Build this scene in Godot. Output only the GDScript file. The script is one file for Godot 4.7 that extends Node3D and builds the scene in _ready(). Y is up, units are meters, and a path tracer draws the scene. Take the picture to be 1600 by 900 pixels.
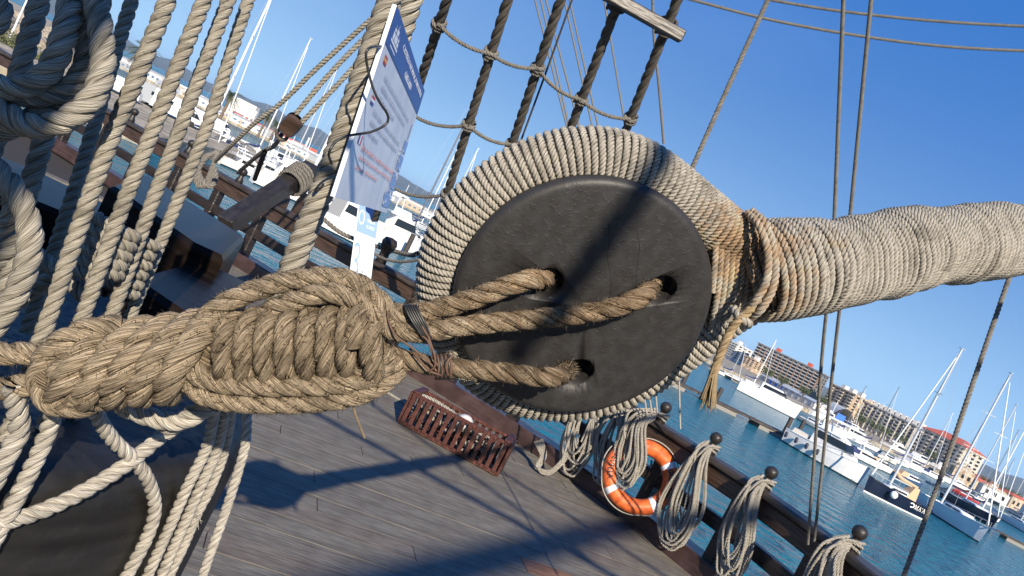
extends Node3D
# A galleon's forecastle: a big served deadeye with its lanyards in front of the deck, the rail and a marina.

const FOCAL := 1230.0          # focal length for a picture 1600 wide
const EYE := 1.8               # eye height above the deck
const WATER := -4.2
const QUAY := -3.0

var cam: Camera3D
var rng := RandomNumberGenerator.new()
var noise := FastNoiseLite.new()
var M := {}
var used := {}
var unit_box: ArrayMesh

# ------------------------------------------------------------------ helpers: space
func P(px: float, py: float, d: float) -> Vector3:
	return cam.transform * Vector3((px - 800.0) / FOCAL * d, -(py - 450.0) / FOCAL * d, -d)

func G(px: float, py: float, y: float) -> Vector3:
	var a := P(px, py, 1.0) - cam.position
	var t := (y - cam.position.y) / a.y
	return cam.position + a * t

func to_px(w: Vector3) -> Vector2:
	var l := cam.transform.affine_inverse() * w
	return Vector2(800.0 + l.x / -l.z * FOCAL, 450.0 - l.y / -l.z * FOCAL)

func PP(a: Array) -> Array:      # [px, py, d] triples to points
	var r := []
	for q in a:
		r.append(P(q[0], q[1], q[2]))
	return r

# ------------------------------------------------------------------ helpers: nodes
func numbered(called: String) -> String:
	if not used.has(called):
		used[called] = 0
		return called
	used[called] += 1
	return "%s_%03d" % [called, used[called]]

func tag(o: Node3D, label: String, category: String, group := "") -> Node3D:
	o.set_meta("label", label)
	o.set_meta("category", category)
	if group != "":
		o.set_meta("group", group)
	return o

func thing(called: String, label: String, category: String, at := Vector3.ZERO, turn := 0.0, group := "") -> Node3D:
	var o := Node3D.new()
	o.name = numbered(called)
	add_child(o)
	o.position = at
	o.rotation.y = turn
	return tag(o, label, category, group)

func inst(called: String, mesh: Mesh, m: Material, parent: Node3D, at := Transform3D()) -> MeshInstance3D:
	var o := MeshInstance3D.new()
	o.name = called if parent != self else numbered(called)
	o.mesh = mesh
	if m != null:
		o.material_override = m
	o.transform = at
	parent.add_child(o, true)
	return o

func struct(o: Node3D) -> Node3D:
	o.set_meta("kind", "structure")
	return o

# ------------------------------------------------------------------ helpers: meshes
class Buf:
	var v := PackedVector3Array()
	var n := PackedVector3Array()
	var t := PackedVector2Array()
	var c := PackedColorArray()
	var i := PackedInt32Array()
	func add(p: Vector3, nn: Vector3, uv: Vector2, col: Color) -> int:
		v.append(p); n.append(nn); t.append(uv); c.append(col)
		return v.size() - 1
	func tri(a: int, b: int, d: int) -> void:
		i.append(a); i.append(b); i.append(d)
	func face(pts: Array, col := Color.WHITE) -> void:      # flat convex face, points seen counter-clockwise from outside
		var nn: Vector3 = (pts[1] - pts[0]).cross(pts[2] - pts[0]).normalized()
		if nn.length() < 0.5 and pts.size() > 3:
			nn = (pts[2] - pts[0]).cross(pts[3] - pts[0]).normalized()
		var b := v.size()
		for p in pts:
			add(p, nn, Vector2.ZERO, col)
		for k in range(1, pts.size() - 1):
			tri(b, b + k + 1, b + k)
	func mesh() -> ArrayMesh:
		var a := []
		a.resize(Mesh.ARRAY_MAX)
		a[Mesh.ARRAY_VERTEX] = v
		a[Mesh.ARRAY_NORMAL] = n
		a[Mesh.ARRAY_TEX_UV] = t
		a[Mesh.ARRAY_COLOR] = c
		a[Mesh.ARRAY_INDEX] = i
		var m := ArrayMesh.new()
		m.add_surface_from_arrays(Mesh.PRIMITIVE_TRIANGLES, a)
		return m

# a box with chamfered edges, placed by a transform (its basis is not scaled)
func cbox(b: Buf, size: Vector3, at := Transform3D(), bev := -1.0, col := Color.WHITE) -> void:
	var h := size * 0.5
	var e: float = bev if bev >= 0.0 else min(min(h.x, h.y), h.z) * 0.15
	var ax := [Vector3(1, 0, 0), Vector3(0, 1, 0), Vector3(0, 0, 1)]
	var hh := [h.x, h.y, h.z]
	for k in 3:
		for s in [-1.0, 1.0]:
			var n: Vector3 = ax[k] * s
			var u: Vector3 = ax[(k + 1) % 3]
			var w: Vector3 = ax[(k + 2) % 3]
			var hu: float = hh[(k + 1) % 3] - e
			var hw: float = hh[(k + 2) % 3] - e
			var o: Vector3 = n * hh[k]
			var q := [o - u * hu - w * hw, o + u * hu - w * hw, o + u * hu + w * hw, o - u * hu + w * hw]
			if s < 0.0:
				q.reverse()
			_flat(b, q, at, col)
	if e <= 0.0:
		return
	for k in 3:
		var u: Vector3 = ax[(k + 1) % 3]
		var w: Vector3 = ax[(k + 2) % 3]
		var hu: float = hh[(k + 1) % 3]
		var hw: float = hh[(k + 2) % 3]
		var l: float = hh[k] - e
		for su in [-1.0, 1.0]:
			for sw in [-1.0, 1.0]:
				var a1: Vector3 = u * (su * hu) + w * (sw * (hw - e))
				var a2: Vector3 = u * (su * (hu - e)) + w * (sw * hw)
				var q := [a1 - ax[k] * l, a1 + ax[k] * l, a2 + ax[k] * l, a2 - ax[k] * l]
				if su * sw > 0.0:
					q.reverse()
				_flat(b, q, at, col)
	for sx in [-1.0, 1.0]:
		for sy in [-1.0, 1.0]:
			for sz in [-1.0, 1.0]:
				var q := [Vector3(sx * h.x, sy * (h.y - e), sz * (h.z - e)), Vector3(sx * (h.x - e), sy * h.y, sz * (h.z - e)), Vector3(sx * (h.x - e), sy * (h.y - e), sz * h.z)]
				if sx * sy * sz < 0.0:
					q.reverse()
				_flat(b, q, at, col)

func _flat(b: Buf, q: Array, at: Transform3D, col: Color) -> void:
	var r := []
	for p in q:
		r.append(at * p)
	b.face(r, col)

func boxm(size: Vector3, bev := -1.0) -> ArrayMesh:
	var b := Buf.new()
	cbox(b, size, Transform3D(), bev)
	return b.mesh()

# a box laid between two points, of width w (sideways) and height h (upwards)
func beam_xf(a: Vector3, c: Vector3, up := Vector3.UP) -> Transform3D:
	var z := (c - a).normalized()
	var x := up.cross(z).normalized()
	return Transform3D(Basis(x, z.cross(x), z), (a + c) * 0.5)

func beam(b: Buf, a: Vector3, c: Vector3, w: float, h: float, bev := -1.0, up := Vector3.UP) -> void:
	cbox(b, Vector3(w, h, a.distance_to(c)), beam_xf(a, c, up), bev)

# prism over a polygon in the ground plane (points as Vector3, any order), from y0 up to y1
func prism(b: Buf, pts: Array, y0: float, y1: float, bev := 0.0) -> void:
	var poly := PackedVector2Array()
	for p in pts:
		poly.append(Vector2(p.x, p.z))
	if not Geometry2D.is_polygon_clockwise(poly):
		poly.reverse()
	# in Godot's y-down 2D sense; seen from +y with z towards us this order runs counter-clockwise
	poly.reverse()
	var n := poly.size()
	var top := poly
	if bev > 0.0:
		var off := Geometry2D.offset_polygon(poly, -bev, Geometry2D.JOIN_MITER)
		if off.size() == 1 and off[0].size() == n:
			# line the offset ring up with the outer one
			var best := 0
			for k in n:
				if off[0][k].distance_to(poly[0]) < off[0][best].distance_to(poly[0]):
					best = k
			var turned := PackedVector2Array()
			var same: bool = Geometry2D.is_polygon_clockwise(off[0]) == Geometry2D.is_polygon_clockwise(poly)
			for k in n:
				turned.append(off[0][(best + (k if same else n - k)) % n])
			top = turned
		else:
			bev = 0.0
	var cap := []
	var under := []
	var idx := Geometry2D.triangulate_polygon(top)
	for k in range(0, idx.size(), 3):
		var q := []
		for j in 3:
			q.append(Vector3(top[idx[k + j]].x, y1, top[idx[k + j]].y))
		if (q[1] - q[0]).cross(q[2] - q[0]).y < 0.0:
			q.reverse()
		b.face(q)
	for k in n:
		var a := poly[k]
		var c := poly[(k + 1) % n]
		var q := [Vector3(a.x, y0, a.y), Vector3(c.x, y0, c.y), Vector3(c.x, y1 - bev, c.y), Vector3(a.x, y1 - bev, a.y)]
		var mid := Vector2.ZERO
		for p in poly:
			mid += p / n
		var nn: Vector3 = (q[1] - q[0]).cross(q[2] - q[0])
		var out := (a + c) * 0.5 - mid
		var flip: bool = nn.x * out.x + nn.z * out.y < 0.0
		if flip:
			q.reverse()
		b.face(q)
		if bev > 0.0:
			var e := [Vector3(a.x, y1 - bev, a.y), Vector3(c.x, y1 - bev, c.y), Vector3(top[(k + 1) % n].x, y1, top[(k + 1) % n].y), Vector3(top[k].x, y1, top[k].y)]
			if flip:
				e.reverse()
			b.face(e)

# smooth curve through control points, resampled at a step
func smooth(ctrl: Array, step: float) -> PackedVector3Array:
	var dense := PackedVector3Array()
	var n := ctrl.size()
	for k in n - 1:
		var p0: Vector3 = ctrl[max(k - 1, 0)]
		var p1: Vector3 = ctrl[k]
		var p2: Vector3 = ctrl[k + 1]
		var p3: Vector3 = ctrl[min(k + 2, n - 1)]
		if k == 0:
			p0 = p1 * 2.0 - p2
		if k == n - 2:
			p3 = p2 * 2.0 - p1
		var m: int = clampi(int(p1.distance_to(p2) / step * 1.5), 6, 600)
		for j in m:
			dense.append(p1.cubic_interpolate(p2, p0, p3, float(j) / m))
	dense.append(ctrl[n - 1])
	return resample(dense, step)

func resample(path: PackedVector3Array, step: float) -> PackedVector3Array:
	var total := 0.0
	for k in path.size() - 1:
		total += path[k].distance_to(path[k + 1])
	var m: int = max(2, int(total / step))
	var st := total / m
	var out := PackedVector3Array([path[0]])
	var acc := 0.0
	var want := st
	for k in path.size() - 1:
		var l := path[k].distance_to(path[k + 1])
		while want <= acc + l + 1e-9 and out.size() < m:
			out.append(path[k].lerp(path[k + 1], (want - acc) / max(l, 1e-9)))
			want += st
		acc += l
	out.append(path[path.size() - 1])
	return out

# laid rope: a lobed section that turns along the path, the seams between strands sharp
func rope(b: Buf, path: PackedVector3Array, r: float, lay := 4.6, lobes := 3, per := 5, tint := Color.WHITE, dirt := 0.25, stain = null, taper := 0.0) -> void:
	var k := TAU / (lay * r)
	if path[0].distance_to(path[1]) > lay * r / 6.0:
		path = resample(path, lay * r / 7.0)
	var rad := PackedFloat32Array()
	var ang := PackedFloat32Array()
	var nr := PackedFloat32Array()
	var nf := PackedFloat32Array()
	var nt := PackedFloat32Array()
	for l in lobes:
		for j in per:
			var q := float(j) / (per - 1)                     # 0 and 1 are seams
			var x: float = clamp(2.0 * q - 1.0, -0.97, 0.97)
			var w := 0.66 + 0.34 * sqrt(1.0 - x * x * 0.98)
			if j == 0 or j == per - 1:
				w = 0.64
			var slope := -0.34 * 0.98 * x / sqrt(1.0 - x * x * 0.98) * 2.0 * lobes / TAU
			slope = clamp(slope, -1.1, 1.1)
			ang.append((l + q) * TAU / lobes)
			rad.append(w)
			nr.append(1.0)
			nf.append(-slope / w)
			nt.append(k * r * slope)
	var m := ang.size()
	var cnt := path.size()
	var u := Vector3.UP
	var s := 0.0
	var base := b.v.size()
	var shade := []
	for l in lobes:
		shade.append(rng.randf_range(0.9, 1.06))
	var phase := rng.randf() * TAU
	var voff := rng.randf()
	for a in cnt:
		var tan: Vector3 = (path[min(a + 1, cnt - 1)] - path[max(a - 1, 0)]).normalized()
		if a == 0:
			u = tan.cross(Vector3(0.31, 0.77, 0.55)).normalized()
		else:
			s += path[a].distance_to(path[a - 1])
			u = (u - tan * u.dot(tan)).normalized()
		var w2 := tan.cross(u)
		var turn := k * s + phase
		var p := path[a]
		var f := 1.0 + dirt * (noise.get_noise_3d(p.x * 30.0, p.y * 30.0, p.z * 30.0) + 0.5 * noise.get_noise_3d(p.x * 160.0, p.y * 160.0, p.z * 160.0))
		var rr := r * (1.0 + 0.05 * noise.get_noise_1d(s / r * 14.0 + voff * 900.0))
		if taper > 0.0:
			rr *= 1.0 - taper * float(a) / (cnt - 1)
		for j in m:
			var fi := ang[j] + turn
			var er := u * cos(fi) + w2 * sin(fi)
			var ef := w2 * cos(fi) - u * sin(fi)
			var sh: float = shade[j / per] * f
			var col := Color(tint.r * sh, tint.g * sh, tint.b * sh)
			var pos := p + er * (rr * rad[j])
			if stain != null:
				col = stain.call(pos, col)
			b.v.append(pos)
			b.n.append((er * nr[j] + ef * nf[j] + tan * nt[j]).normalized())
			b.t.append(Vector2(s / (r * 14.0), ang[j] / TAU * 1.0 + voff))
			b.c.append(col)
	for a in cnt - 1:
		var o := base + a * m
		for j in m:
			var j2 := (j + 1) % m
			b.i.append(o + j); b.i.append(o + m + j); b.i.append(o + j2)
			b.i.append(o + j2); b.i.append(o + m + j); b.i.append(o + m + j2)
	# closed ends
	for e in [0, cnt - 1]:
		var mid := b.add(path[e], b.n[base + e * m], Vector2.ZERO, b.c[base + e * m])
		for j in m:
			var o: int = base + e * m
			b.tri(mid, o + j, o + (j + 1) % m)

func rope_node(called: String, ctrl: Array, r: float, m: Material, parent: Node3D, lay := 4.6, per := 5, dirt := 0.25, lobes := 3) -> MeshInstance3D:
	var b := Buf.new()
	rope(b, smooth(ctrl, r * lay / 8.0), r, lay, lobes, per, Color.WHITE, dirt)
	return inst(called, b.mesh(), m, parent)

# plain round tube
func tube(b: Buf, path: PackedVector3Array, r0: float, r1 := -1.0, sides := 8, col := Color.WHITE) -> void:
	if r1 < 0.0:
		r1 = r0
	var cnt := path.size()
	var base := b.v.size()
	var u := Vector3.UP
	var s := 0.0
	for a in cnt:
		var tan: Vector3 = (path[min(a + 1, cnt - 1)] - path[max(a - 1, 0)]).normalized()
		if a == 0:
			u = tan.cross(Vector3(0.31, 0.77, 0.55)).normalized()
		else:
			s += path[a].distance_to(path[a - 1])
			u = (u - tan * u.dot(tan)).normalized()
		var w := tan.cross(u)
		var r: float = lerp(r0, r1, float(a) / (cnt - 1))
		for j in sides:
			var fi := TAU * j / sides
			var er := u * cos(fi) + w * sin(fi)
			b.add(path[a] + er * r, er, Vector2(s / (r0 * 14.0), float(j) / sides), col)
	for a in cnt - 1:
		var o := base + a * sides
		for j in sides:
			var j2 := (j + 1) % sides
			b.tri(o + j, o + sides + j, o + j2)
			b.tri(o + j2, o + sides + j, o + sides + j2)
	for e in [0, cnt - 1]:
		var tan: Vector3 = (path[1] - path[0]).normalized() * -1.0 if e == 0 else (path[cnt - 1] - path[cnt - 2]).normalized()
		var mid := b.add(path[e], tan, Vector2.ZERO, col)
		for j in sides:
			b.tri(mid, base + e * sides + j, base + e * sides + (j + 1) % sides)

func rod(b: Buf, a: Vector3, c: Vector3, r0: float, r1 := -1.0, sides := 8) -> void:
	tube(b, PackedVector3Array([a, c]), r0, r1, sides)

# turned shape: profile of (radius, height) round the y axis of a transform
func lathe(b: Buf, prof: Array, at := Transform3D(), segs := 24) -> void:
	var base := b.v.size()
	var n := prof.size()
	for k in n:
		var p: Vector2 = prof[k]
		var d: Vector2 = prof[min(k + 1, n - 1)] - prof[max(k - 1, 0)]
		var nn := Vector2(d.y, -d.x).normalized()
		for j in segs:
			var fi := TAU * j / segs
			b.add(at * Vector3(p.x * cos(fi), p.y, p.x * sin(fi)), (at.basis * Vector3(nn.x * cos(fi), nn.y, nn.x * sin(fi))).normalized(), Vector2(float(j) / segs, p.y), Color.WHITE)
	for k in n - 1:
		for j in segs:
			var a := base + k * segs + j
			var c := base + k * segs + (j + 1) % segs
			b.tri(a, c, a + segs)
			b.tri(c, c + segs, a + segs)

# a section swept along a path that stays level: profile points are (sideways, up)
func sweep(b: Buf, path: PackedVector3Array, prof: Array) -> void:
	var cnt := path.size()
	var n := prof.size()
	for k in n:
		var p: Vector2 = prof[k]
		var q: Vector2 = prof[(k + 1) % n]
		var d := q - p
		var nn := Vector2(d.y, -d.x).normalized()
		var base := b.v.size()
		for a in cnt:
			var tan: Vector3 = (path[min(a + 1, cnt - 1)] - path[max(a - 1, 0)]).normalized()
			var side := tan.cross(Vector3.UP).normalized()
			var nv := side * nn.x + Vector3.UP * nn.y
			b.add(path[a] + side * p.x + Vector3.UP * p.y, nv, Vector2.ZERO, Color.WHITE)
			b.add(path[a] + side * q.x + Vector3.UP * q.y, nv, Vector2.ZERO, Color.WHITE)
		for a in cnt - 1:
			var o := base + a * 2
			b.tri(o, o + 1, o + 2)
			b.tri(o + 1, o + 3, o + 2)
	for e in [0, cnt - 1]:
		var tan: Vector3 = path[0] - path[1] if e == 0 else path[cnt - 1] - path[cnt - 2]
		var side: Vector3 = (tan if e > 0 else -tan).cross(Vector3.UP).normalized()
		var q := []
		for p in prof:
			q.append(path[e] + side * p.x + Vector3.UP * p.y)
		if e > 0:
			q.reverse()
		b.face(q)

func rect(w: float, y0: float, y1: float, bev := 0.012) -> Array:
	var h := w * 0.5
	return [Vector2(-h + bev, y0), Vector2(h - bev, y0), Vector2(h, y0 + bev), Vector2(h, y1 - bev), Vector2(h - bev, y1), Vector2(-h + bev, y1), Vector2(-h, y1 - bev), Vector2(-h, y0 + bev)]

# loose fibres standing off a rope: slim slivers
func fibres(b: Buf, path: PackedVector3Array, r: float, per_metre: float, long: float, thick: float) -> void:
	for a in path.size() - 1:
		var seg := path[a + 1] - path[a]
		var cnt: int = int(seg.length() * per_metre + rng.randf())
		var tan := seg.normalized()
		var u := tan.cross(Vector3(0.31, 0.77, 0.55)).normalized()
		var w := tan.cross(u)
		for k in cnt:
			var fi := rng.randf() * TAU
			var er := u * cos(fi) + w * sin(fi)
			var root := path[a] + seg * rng.randf() + er * r * 0.9
			var dir := (er * rng.randf_range(0.2, 1.0) + tan * rng.randf_range(-1.0, 1.0) + (w * cos(fi) - u * sin(fi)) * rng.randf_range(-0.9, 0.9)).normalized()
			var l := long * rng.randf_range(0.4, 1.0)
			var side := dir.cross(er).normalized() * thick
			var c := Color.WHITE * rng.randf_range(0.75, 1.15)
			var bend := er * l * rng.randf_range(-0.25, 0.1)
			var i0 := b.add(root - side, er, Vector2(rng.randf(), rng.randf()), c)
			b.add(root + side, er, Vector2(rng.randf(), rng.randf()), c)
			b.add(root + dir * l + bend, er, Vector2(rng.randf(), rng.randf()), c)
			b.tri(i0, i0 + 1, i0 + 2)

# turns of small rope wound round a path: returns the winding path
func winding(axis: PackedVector3Array, radius: Callable, rr: float, wobble := 0.25, slant := 0.0, per_turn := 60) -> PackedVector3Array:
	var out := PackedVector3Array()
	var cnt := axis.size()
	var length := PackedFloat32Array([0.0])
	for a in range(1, cnt):
		length.append(length[a - 1] + axis[a].distance_to(axis[a - 1]))
	var us := []
	var ws := []
	var ts := []
	var u := Vector3.UP
	for a in cnt:
		var tan: Vector3 = (axis[min(a + 1, cnt - 1)] - axis[max(a - 1, 0)]).normalized()
		if a == 0:
			u = tan.cross(Vector3(0.31, 0.77, 0.55)).normalized()
		u = (u - tan * u.dot(tan)).normalized()
		us.append(u); ws.append(tan.cross(u)); ts.append(tan)
	var total := length[cnt - 1]
	var turns := total / (2.0 * rr)
	var steps := int(turns * per_turn)
	var seg := 0
	for q in steps:
		var s := total * q / steps
		while seg < cnt - 2 and length[seg + 1] < s:
			seg += 1
		var f: float = (s - length[seg]) / max(length[seg + 1] - length[seg], 1e-9)
		var fi := TAU * q / per_turn
		var uu: Vector3 = us[seg].lerp(us[seg + 1], f).normalized()
		var ww: Vector3 = ws[seg].lerp(ws[seg + 1], f).normalized()
		var c := axis[seg].lerp(axis[seg + 1], f)
		var off := rr * (wobble * 2.0 * noise.get_noise_2d(s * 22.0, cos(fi) * 0.7) + slant * cos(fi + s * 9.0))
		var er := uu * cos(fi) + ww * sin(fi)
		var rad: float = radius.call(s / total, er)
		out.append(c + er * (rad + rr * (0.9 + 0.6 * wobble * noise.get_noise_1d(s * 230.0))) + ts[seg] * off)
	return out

func lin(r: float, g: float, bl: float) -> Color:
	return Color(r, g, bl).linear_to_srgb()

# ------------------------------------------------------------------ materials
func noise_img(w: int, h: int, freq: float, oct: int, sd: int, sx := 1.0, sy := 1.0) -> PackedFloat32Array:
	var f := FastNoiseLite.new()
	f.seed = sd
	f.noise_type = FastNoiseLite.TYPE_SIMPLEX_SMOOTH
	f.frequency = freq
	f.fractal_octaves = oct
	# generated tiling, then stretched or squeezed along each side
	var im := f.get_seamless_image(maxi(16, int(w * sx)), maxi(16, int(h * sy)), false, false, 0.15, false)
	im.convert(Image.FORMAT_L8)
	if im.get_width() != w or im.get_height() != h:
		im.resize(w, h, Image.INTERPOLATE_CUBIC)
	var raw := im.get_data()
	var out := PackedFloat32Array()
	out.resize(w * h)
	for k in w * h:
		out[k] = raw[k] / 255.0
	return out

func to_tex(a: PackedFloat32Array, w: int, h: int, lo: float, hi: float, ca := Color.WHITE, cb := Color.WHITE, gamma := 1.0) -> ImageTexture:
	var d := PackedByteArray()
	d.resize(w * h * 3)
	for k in w * h:
		var q: float = clamp((a[k] - lo) / (hi - lo), 0.0, 1.0)
		if gamma != 1.0:
			q = pow(q, gamma)
		d[k * 3] = int(255.0 * lerp(ca.r, cb.r, q))
		d[k * 3 + 1] = int(255.0 * lerp(ca.g, cb.g, q))
		d[k * 3 + 2] = int(255.0 * lerp(ca.b, cb.b, q))
	var im := Image.create_from_data(w, h, false, Image.FORMAT_RGB8, d)
	return ImageTexture.create_from_image(im)

func to_normal(a: PackedFloat32Array, w: int, h: int, scale: float) -> ImageTexture:
	var d := PackedByteArray()
	d.resize(w * h)
	for k in w * h:
		d[k] = int(255.0 * clamp(a[k], 0.0, 1.0))
	var im := Image.create_from_data(w, h, false, Image.FORMAT_L8, d)
	im.convert(Image.FORMAT_RGBA8)
	im.bump_map_to_normal_map(scale)
	return ImageTexture.create_from_image(im)

func mat(c: Color, rough: float, metal := 0.0) -> StandardMaterial3D:
	var m := StandardMaterial3D.new()
	m.albedo_color = c
	m.roughness = rough
	m.metallic = metal
	m.metallic_specular = 0.5
	return m

func tri(m: StandardMaterial3D, albedo: Texture2D, normal: Texture2D, scale: float, depth := 1.0, world := false) -> StandardMaterial3D:
	m.uv1_triplanar = true
	m.uv1_world_triplanar = world
	m.uv1_scale = Vector3.ONE * scale
	if albedo != null:
		m.albedo_texture = albedo
	if normal != null:
		m.normal_enabled = true
		m.normal_texture = normal
		m.normal_scale = depth
	return m

func rope_mat(c: Color, fib: Texture2D, fibn: Texture2D, rough := 0.85, depth := 1.0, scale := Vector3(1, 1, 1)) -> StandardMaterial3D:
	var m := mat(c, rough)
	m.vertex_color_use_as_albedo = true
	m.albedo_texture = fib
	m.normal_enabled = true
	m.normal_texture = fibn
	m.normal_scale = depth
	m.uv1_scale = scale
	m.metallic_specular = 0.25
	return m

func make_materials() -> void:
	var fib := noise_img(256, 256, 0.05, 4, 11, 0.35, 4.0)
	var fib_t := to_tex(fib, 256, 256, 0.2, 0.72, Color(0.48, 0.46, 0.43), Color(1, 1, 1))
	var fib_n := to_normal(fib, 256, 256, 5.0)
	var mot := noise_img(256, 256, 0.018, 5, 5)
	var mot_n := to_normal(noise_img(256, 256, 0.05, 5, 6), 256, 256, 5.0)
	var mot_t := to_tex(mot, 256, 256, 0.25, 0.75, Color(0.68, 0.66, 0.64), Color(1, 1, 1))
	var gr := noise_img(512, 256, 0.03, 5, 21, 0.12, 2.2)
	var gr_t := to_tex(gr, 512, 256, 0.22, 0.78, Color(0.55, 0.52, 0.5), Color(1, 1, 1))
	var gr_n := to_normal(gr, 512, 256, 4.0)
	M.rope_grey = rope_mat(lin(0.44, 0.41, 0.345), fib_t, fib_n)
	M.rope_white = rope_mat(lin(0.60, 0.565, 0.50), fib_t, fib_n)
	M.rope_coil = rope_mat(lin(0.56, 0.53, 0.47), fib_t, fib_n, 0.8)
	M.rope_serve = rope_mat(lin(0.55, 0.52, 0.46), fib_t, fib_n)
	M.rope_manila = rope_mat(lin(0.45, 0.365, 0.26), fib_t, fib_n, 0.9, 2.4)
	M.rope_dirty = rope_mat(lin(0.37, 0.295, 0.205), fib_t, fib_n, 0.8, 2.4)
	M.rope_tarred = rope_mat(lin(0.18, 0.162, 0.142), fib_t, fib_n, 0.55)
	M.rope_thin = rope_mat(lin(0.30, 0.285, 0.26), fib_t, fib_n)
	M.rope_dark = rope_mat(lin(0.085, 0.082, 0.08), fib_t, fib_n, 0.6)
	M.fibre = mat(lin(0.50, 0.40, 0.27), 0.9)
	M.fibre.vertex_color_use_as_albedo = true
	M.fibre_grey = mat(lin(0.48, 0.43, 0.34), 0.9)
	M.fibre_grey.vertex_color_use_as_albedo = true
	# the deadeye's black paint, chipped and blistered
	var blis := noise_img(512, 512, 0.03, 5, 31)
	for k in blis.size():
		blis[k] = clamp(0.5 + pow(max(blis[k] - 0.56, 0.0) * 5.0, 1.4) * 0.6, 0.0, 1.0)
	var fine := noise_img(512, 512, 0.11, 3, 32)
	for k in blis.size():
		blis[k] = blis[k] * 0.75 + fine[k] * 0.12
	M.black_paint = tri(mat(lin(0.032, 0.031, 0.031), 0.5), to_tex(noise_img(512, 512, 0.012, 6, 33), 512, 512, 0.3, 0.72, Color(0.86, 0.84, 0.83), Color(1, 1, 1)), to_normal(blis, 512, 512, 6.0), 8.0, 0.5)
	M.black_paint.metallic_specular = 0.42
	M.dark_timber = tri(mat(lin(0.020, 0.014, 0.011), 0.26), gr_t, null, 1.6, 0.0)
	M.dark_timber.metallic_specular = 0.14
	M.drum_timber = tri(mat(lin(0.020, 0.0195, 0.019), 0.5), gr_t, mot_n, 1.3, 0.4)
	M.rail_timber = tri(mat(lin(0.085, 0.052, 0.036), 0.42), gr_t, gr_n, 1.4, 0.6, true)
	M.rail_cap = tri(mat(lin(0.075, 0.062, 0.055), 0.45), gr_t, gr_n, 1.4, 0.6, true)
	M.rail_dark = tri(mat(lin(0.038, 0.028, 0.024), 0.4), gr_t, gr_n, 1.4, 0.6, true)
	M.sill = tri(mat(lin(0.075, 0.045, 0.042), 0.34), mot_t, gr_n, 1.0, 0.4, true)
	M.knob = tri(mat(lin(0.03, 0.026, 0.024), 0.45), mot_t, mot_n, 3.0, 0.5)
	# weathered deck: a few tones of the same wood
	M.planks = []
	var tones := [lin(0.178, 0.164, 0.138), lin(0.170, 0.157, 0.133), lin(0.182, 0.164, 0.137), lin(0.174, 0.160, 0.136), lin(0.176, 0.153, 0.127)]
	var dk := noise_img(512, 512, 0.02, 6, 41, 0.3, 1.6)
	var dk2 := noise_img(512, 512, 0.009, 4, 42)
	for k in dk.size():
		dk[k] = dk[k] * 0.55 + dk2[k] * 0.45
	var dk_t := to_tex(dk, 512, 512, 0.3, 0.7, Color(0.78, 0.76, 0.74), Color(1, 1, 1))
	var dk_n := to_normal(noise_img(512, 512, 0.05, 5, 43, 0.25, 1.6), 512, 512, 4.0)
	for c in tones:
		M.planks.append(tri(mat(c, 0.72), dk_t, dk_n, 0.9, 0.45))
	M.plank_red = tri(mat(lin(0.24, 0.125, 0.075), 0.7), dk_t, dk_n, 0.9, 0.8)
	M.seam = mat(lin(0.035, 0.03, 0.027), 0.8)
	M.crate = tri(mat(lin(0.105, 0.036, 0.026), 0.42), mot_t, mot_n, 4.0, 0.4)
	M.white_paint = tri(mat(lin(0.78, 0.78, 0.76), 0.4), mot_t, null, 1.5)
	M.wire = mat(lin(0.02, 0.02, 0.02), 0.4)
	M.rust_wire = mat(lin(0.10, 0.055, 0.035), 0.7)
	M.orange = tri(mat(lin(0.90, 0.185, 0.045), 0.42), mot_t, mot_n, 3.0, 0.15)
	M.reflect = mat(lin(0.72, 0.74, 0.75), 0.35)
	M.black = mat(lin(0.012, 0.012, 0.012), 0.5)
	# sign
	M.sign_white = tri(mat(lin(0.70, 0.72, 0.75), 0.4), to_tex(mot, 256, 256, 0.2, 0.7, Color(0.9, 0.91, 0.93), Color(1, 1, 1)), null, 1.0)
	M.sign_blue = mat(lin(0.030, 0.085, 0.30), 0.4)
	M.sign_pale = mat(lin(0.22, 0.34, 0.62), 0.45)
	M.print_blue = mat(lin(0.16, 0.19, 0.28), 0.5)
	M.print_red = mat(lin(0.42, 0.16, 0.17), 0.5)
	M.print_grey = mat(lin(0.30, 0.31, 0.34), 0.5)
	M.print_white = mat(lin(0.8, 0.82, 0.85), 0.5)
	M.flag_red = mat(lin(0.5, 0.03, 0.03), 0.5)
	M.flag_yellow = mat(lin(0.75, 0.42, 0.03), 0.5)
	M.flag_blue = mat(lin(0.03, 0.05, 0.25), 0.5)
	# marina
	M.gel = mat(lin(0.80, 0.80, 0.79), 0.28)
	M.gel_cream = mat(lin(0.66, 0.62, 0.54), 0.35)
	M.gel_grey = mat(lin(0.45, 0.48, 0.50), 0.3)
	M.navy = mat(lin(0.008, 0.014, 0.035), 0.2)
	M.hull_blue = mat(lin(0.05, 0.10, 0.20), 0.25)
	M.boot = mat(lin(0.02, 0.025, 0.035), 0.4)
	M.glass_dark = mat(lin(0.015, 0.02, 0.025), 0.08)
	M.teak = mat(lin(0.32, 0.20, 0.11), 0.6)
	M.canvas_blue = mat(lin(0.015, 0.03, 0.11), 0.8)
	M.canvas_bright = mat(lin(0.04, 0.16, 0.65), 0.8)
	M.canvas_tan = mat(lin(0.52, 0.36, 0.22), 0.8)
	M.canvas_grey = mat(lin(0.22, 0.23, 0.25), 0.8)
	M.alloy = mat(lin(0.55, 0.57, 0.60), 0.35, 0.3)
	M.alloy_white = mat(lin(0.75, 0.76, 0.77), 0.35)
	M.alloy_dark = mat(lin(0.16, 0.17, 0.19), 0.35, 0.3)
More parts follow.
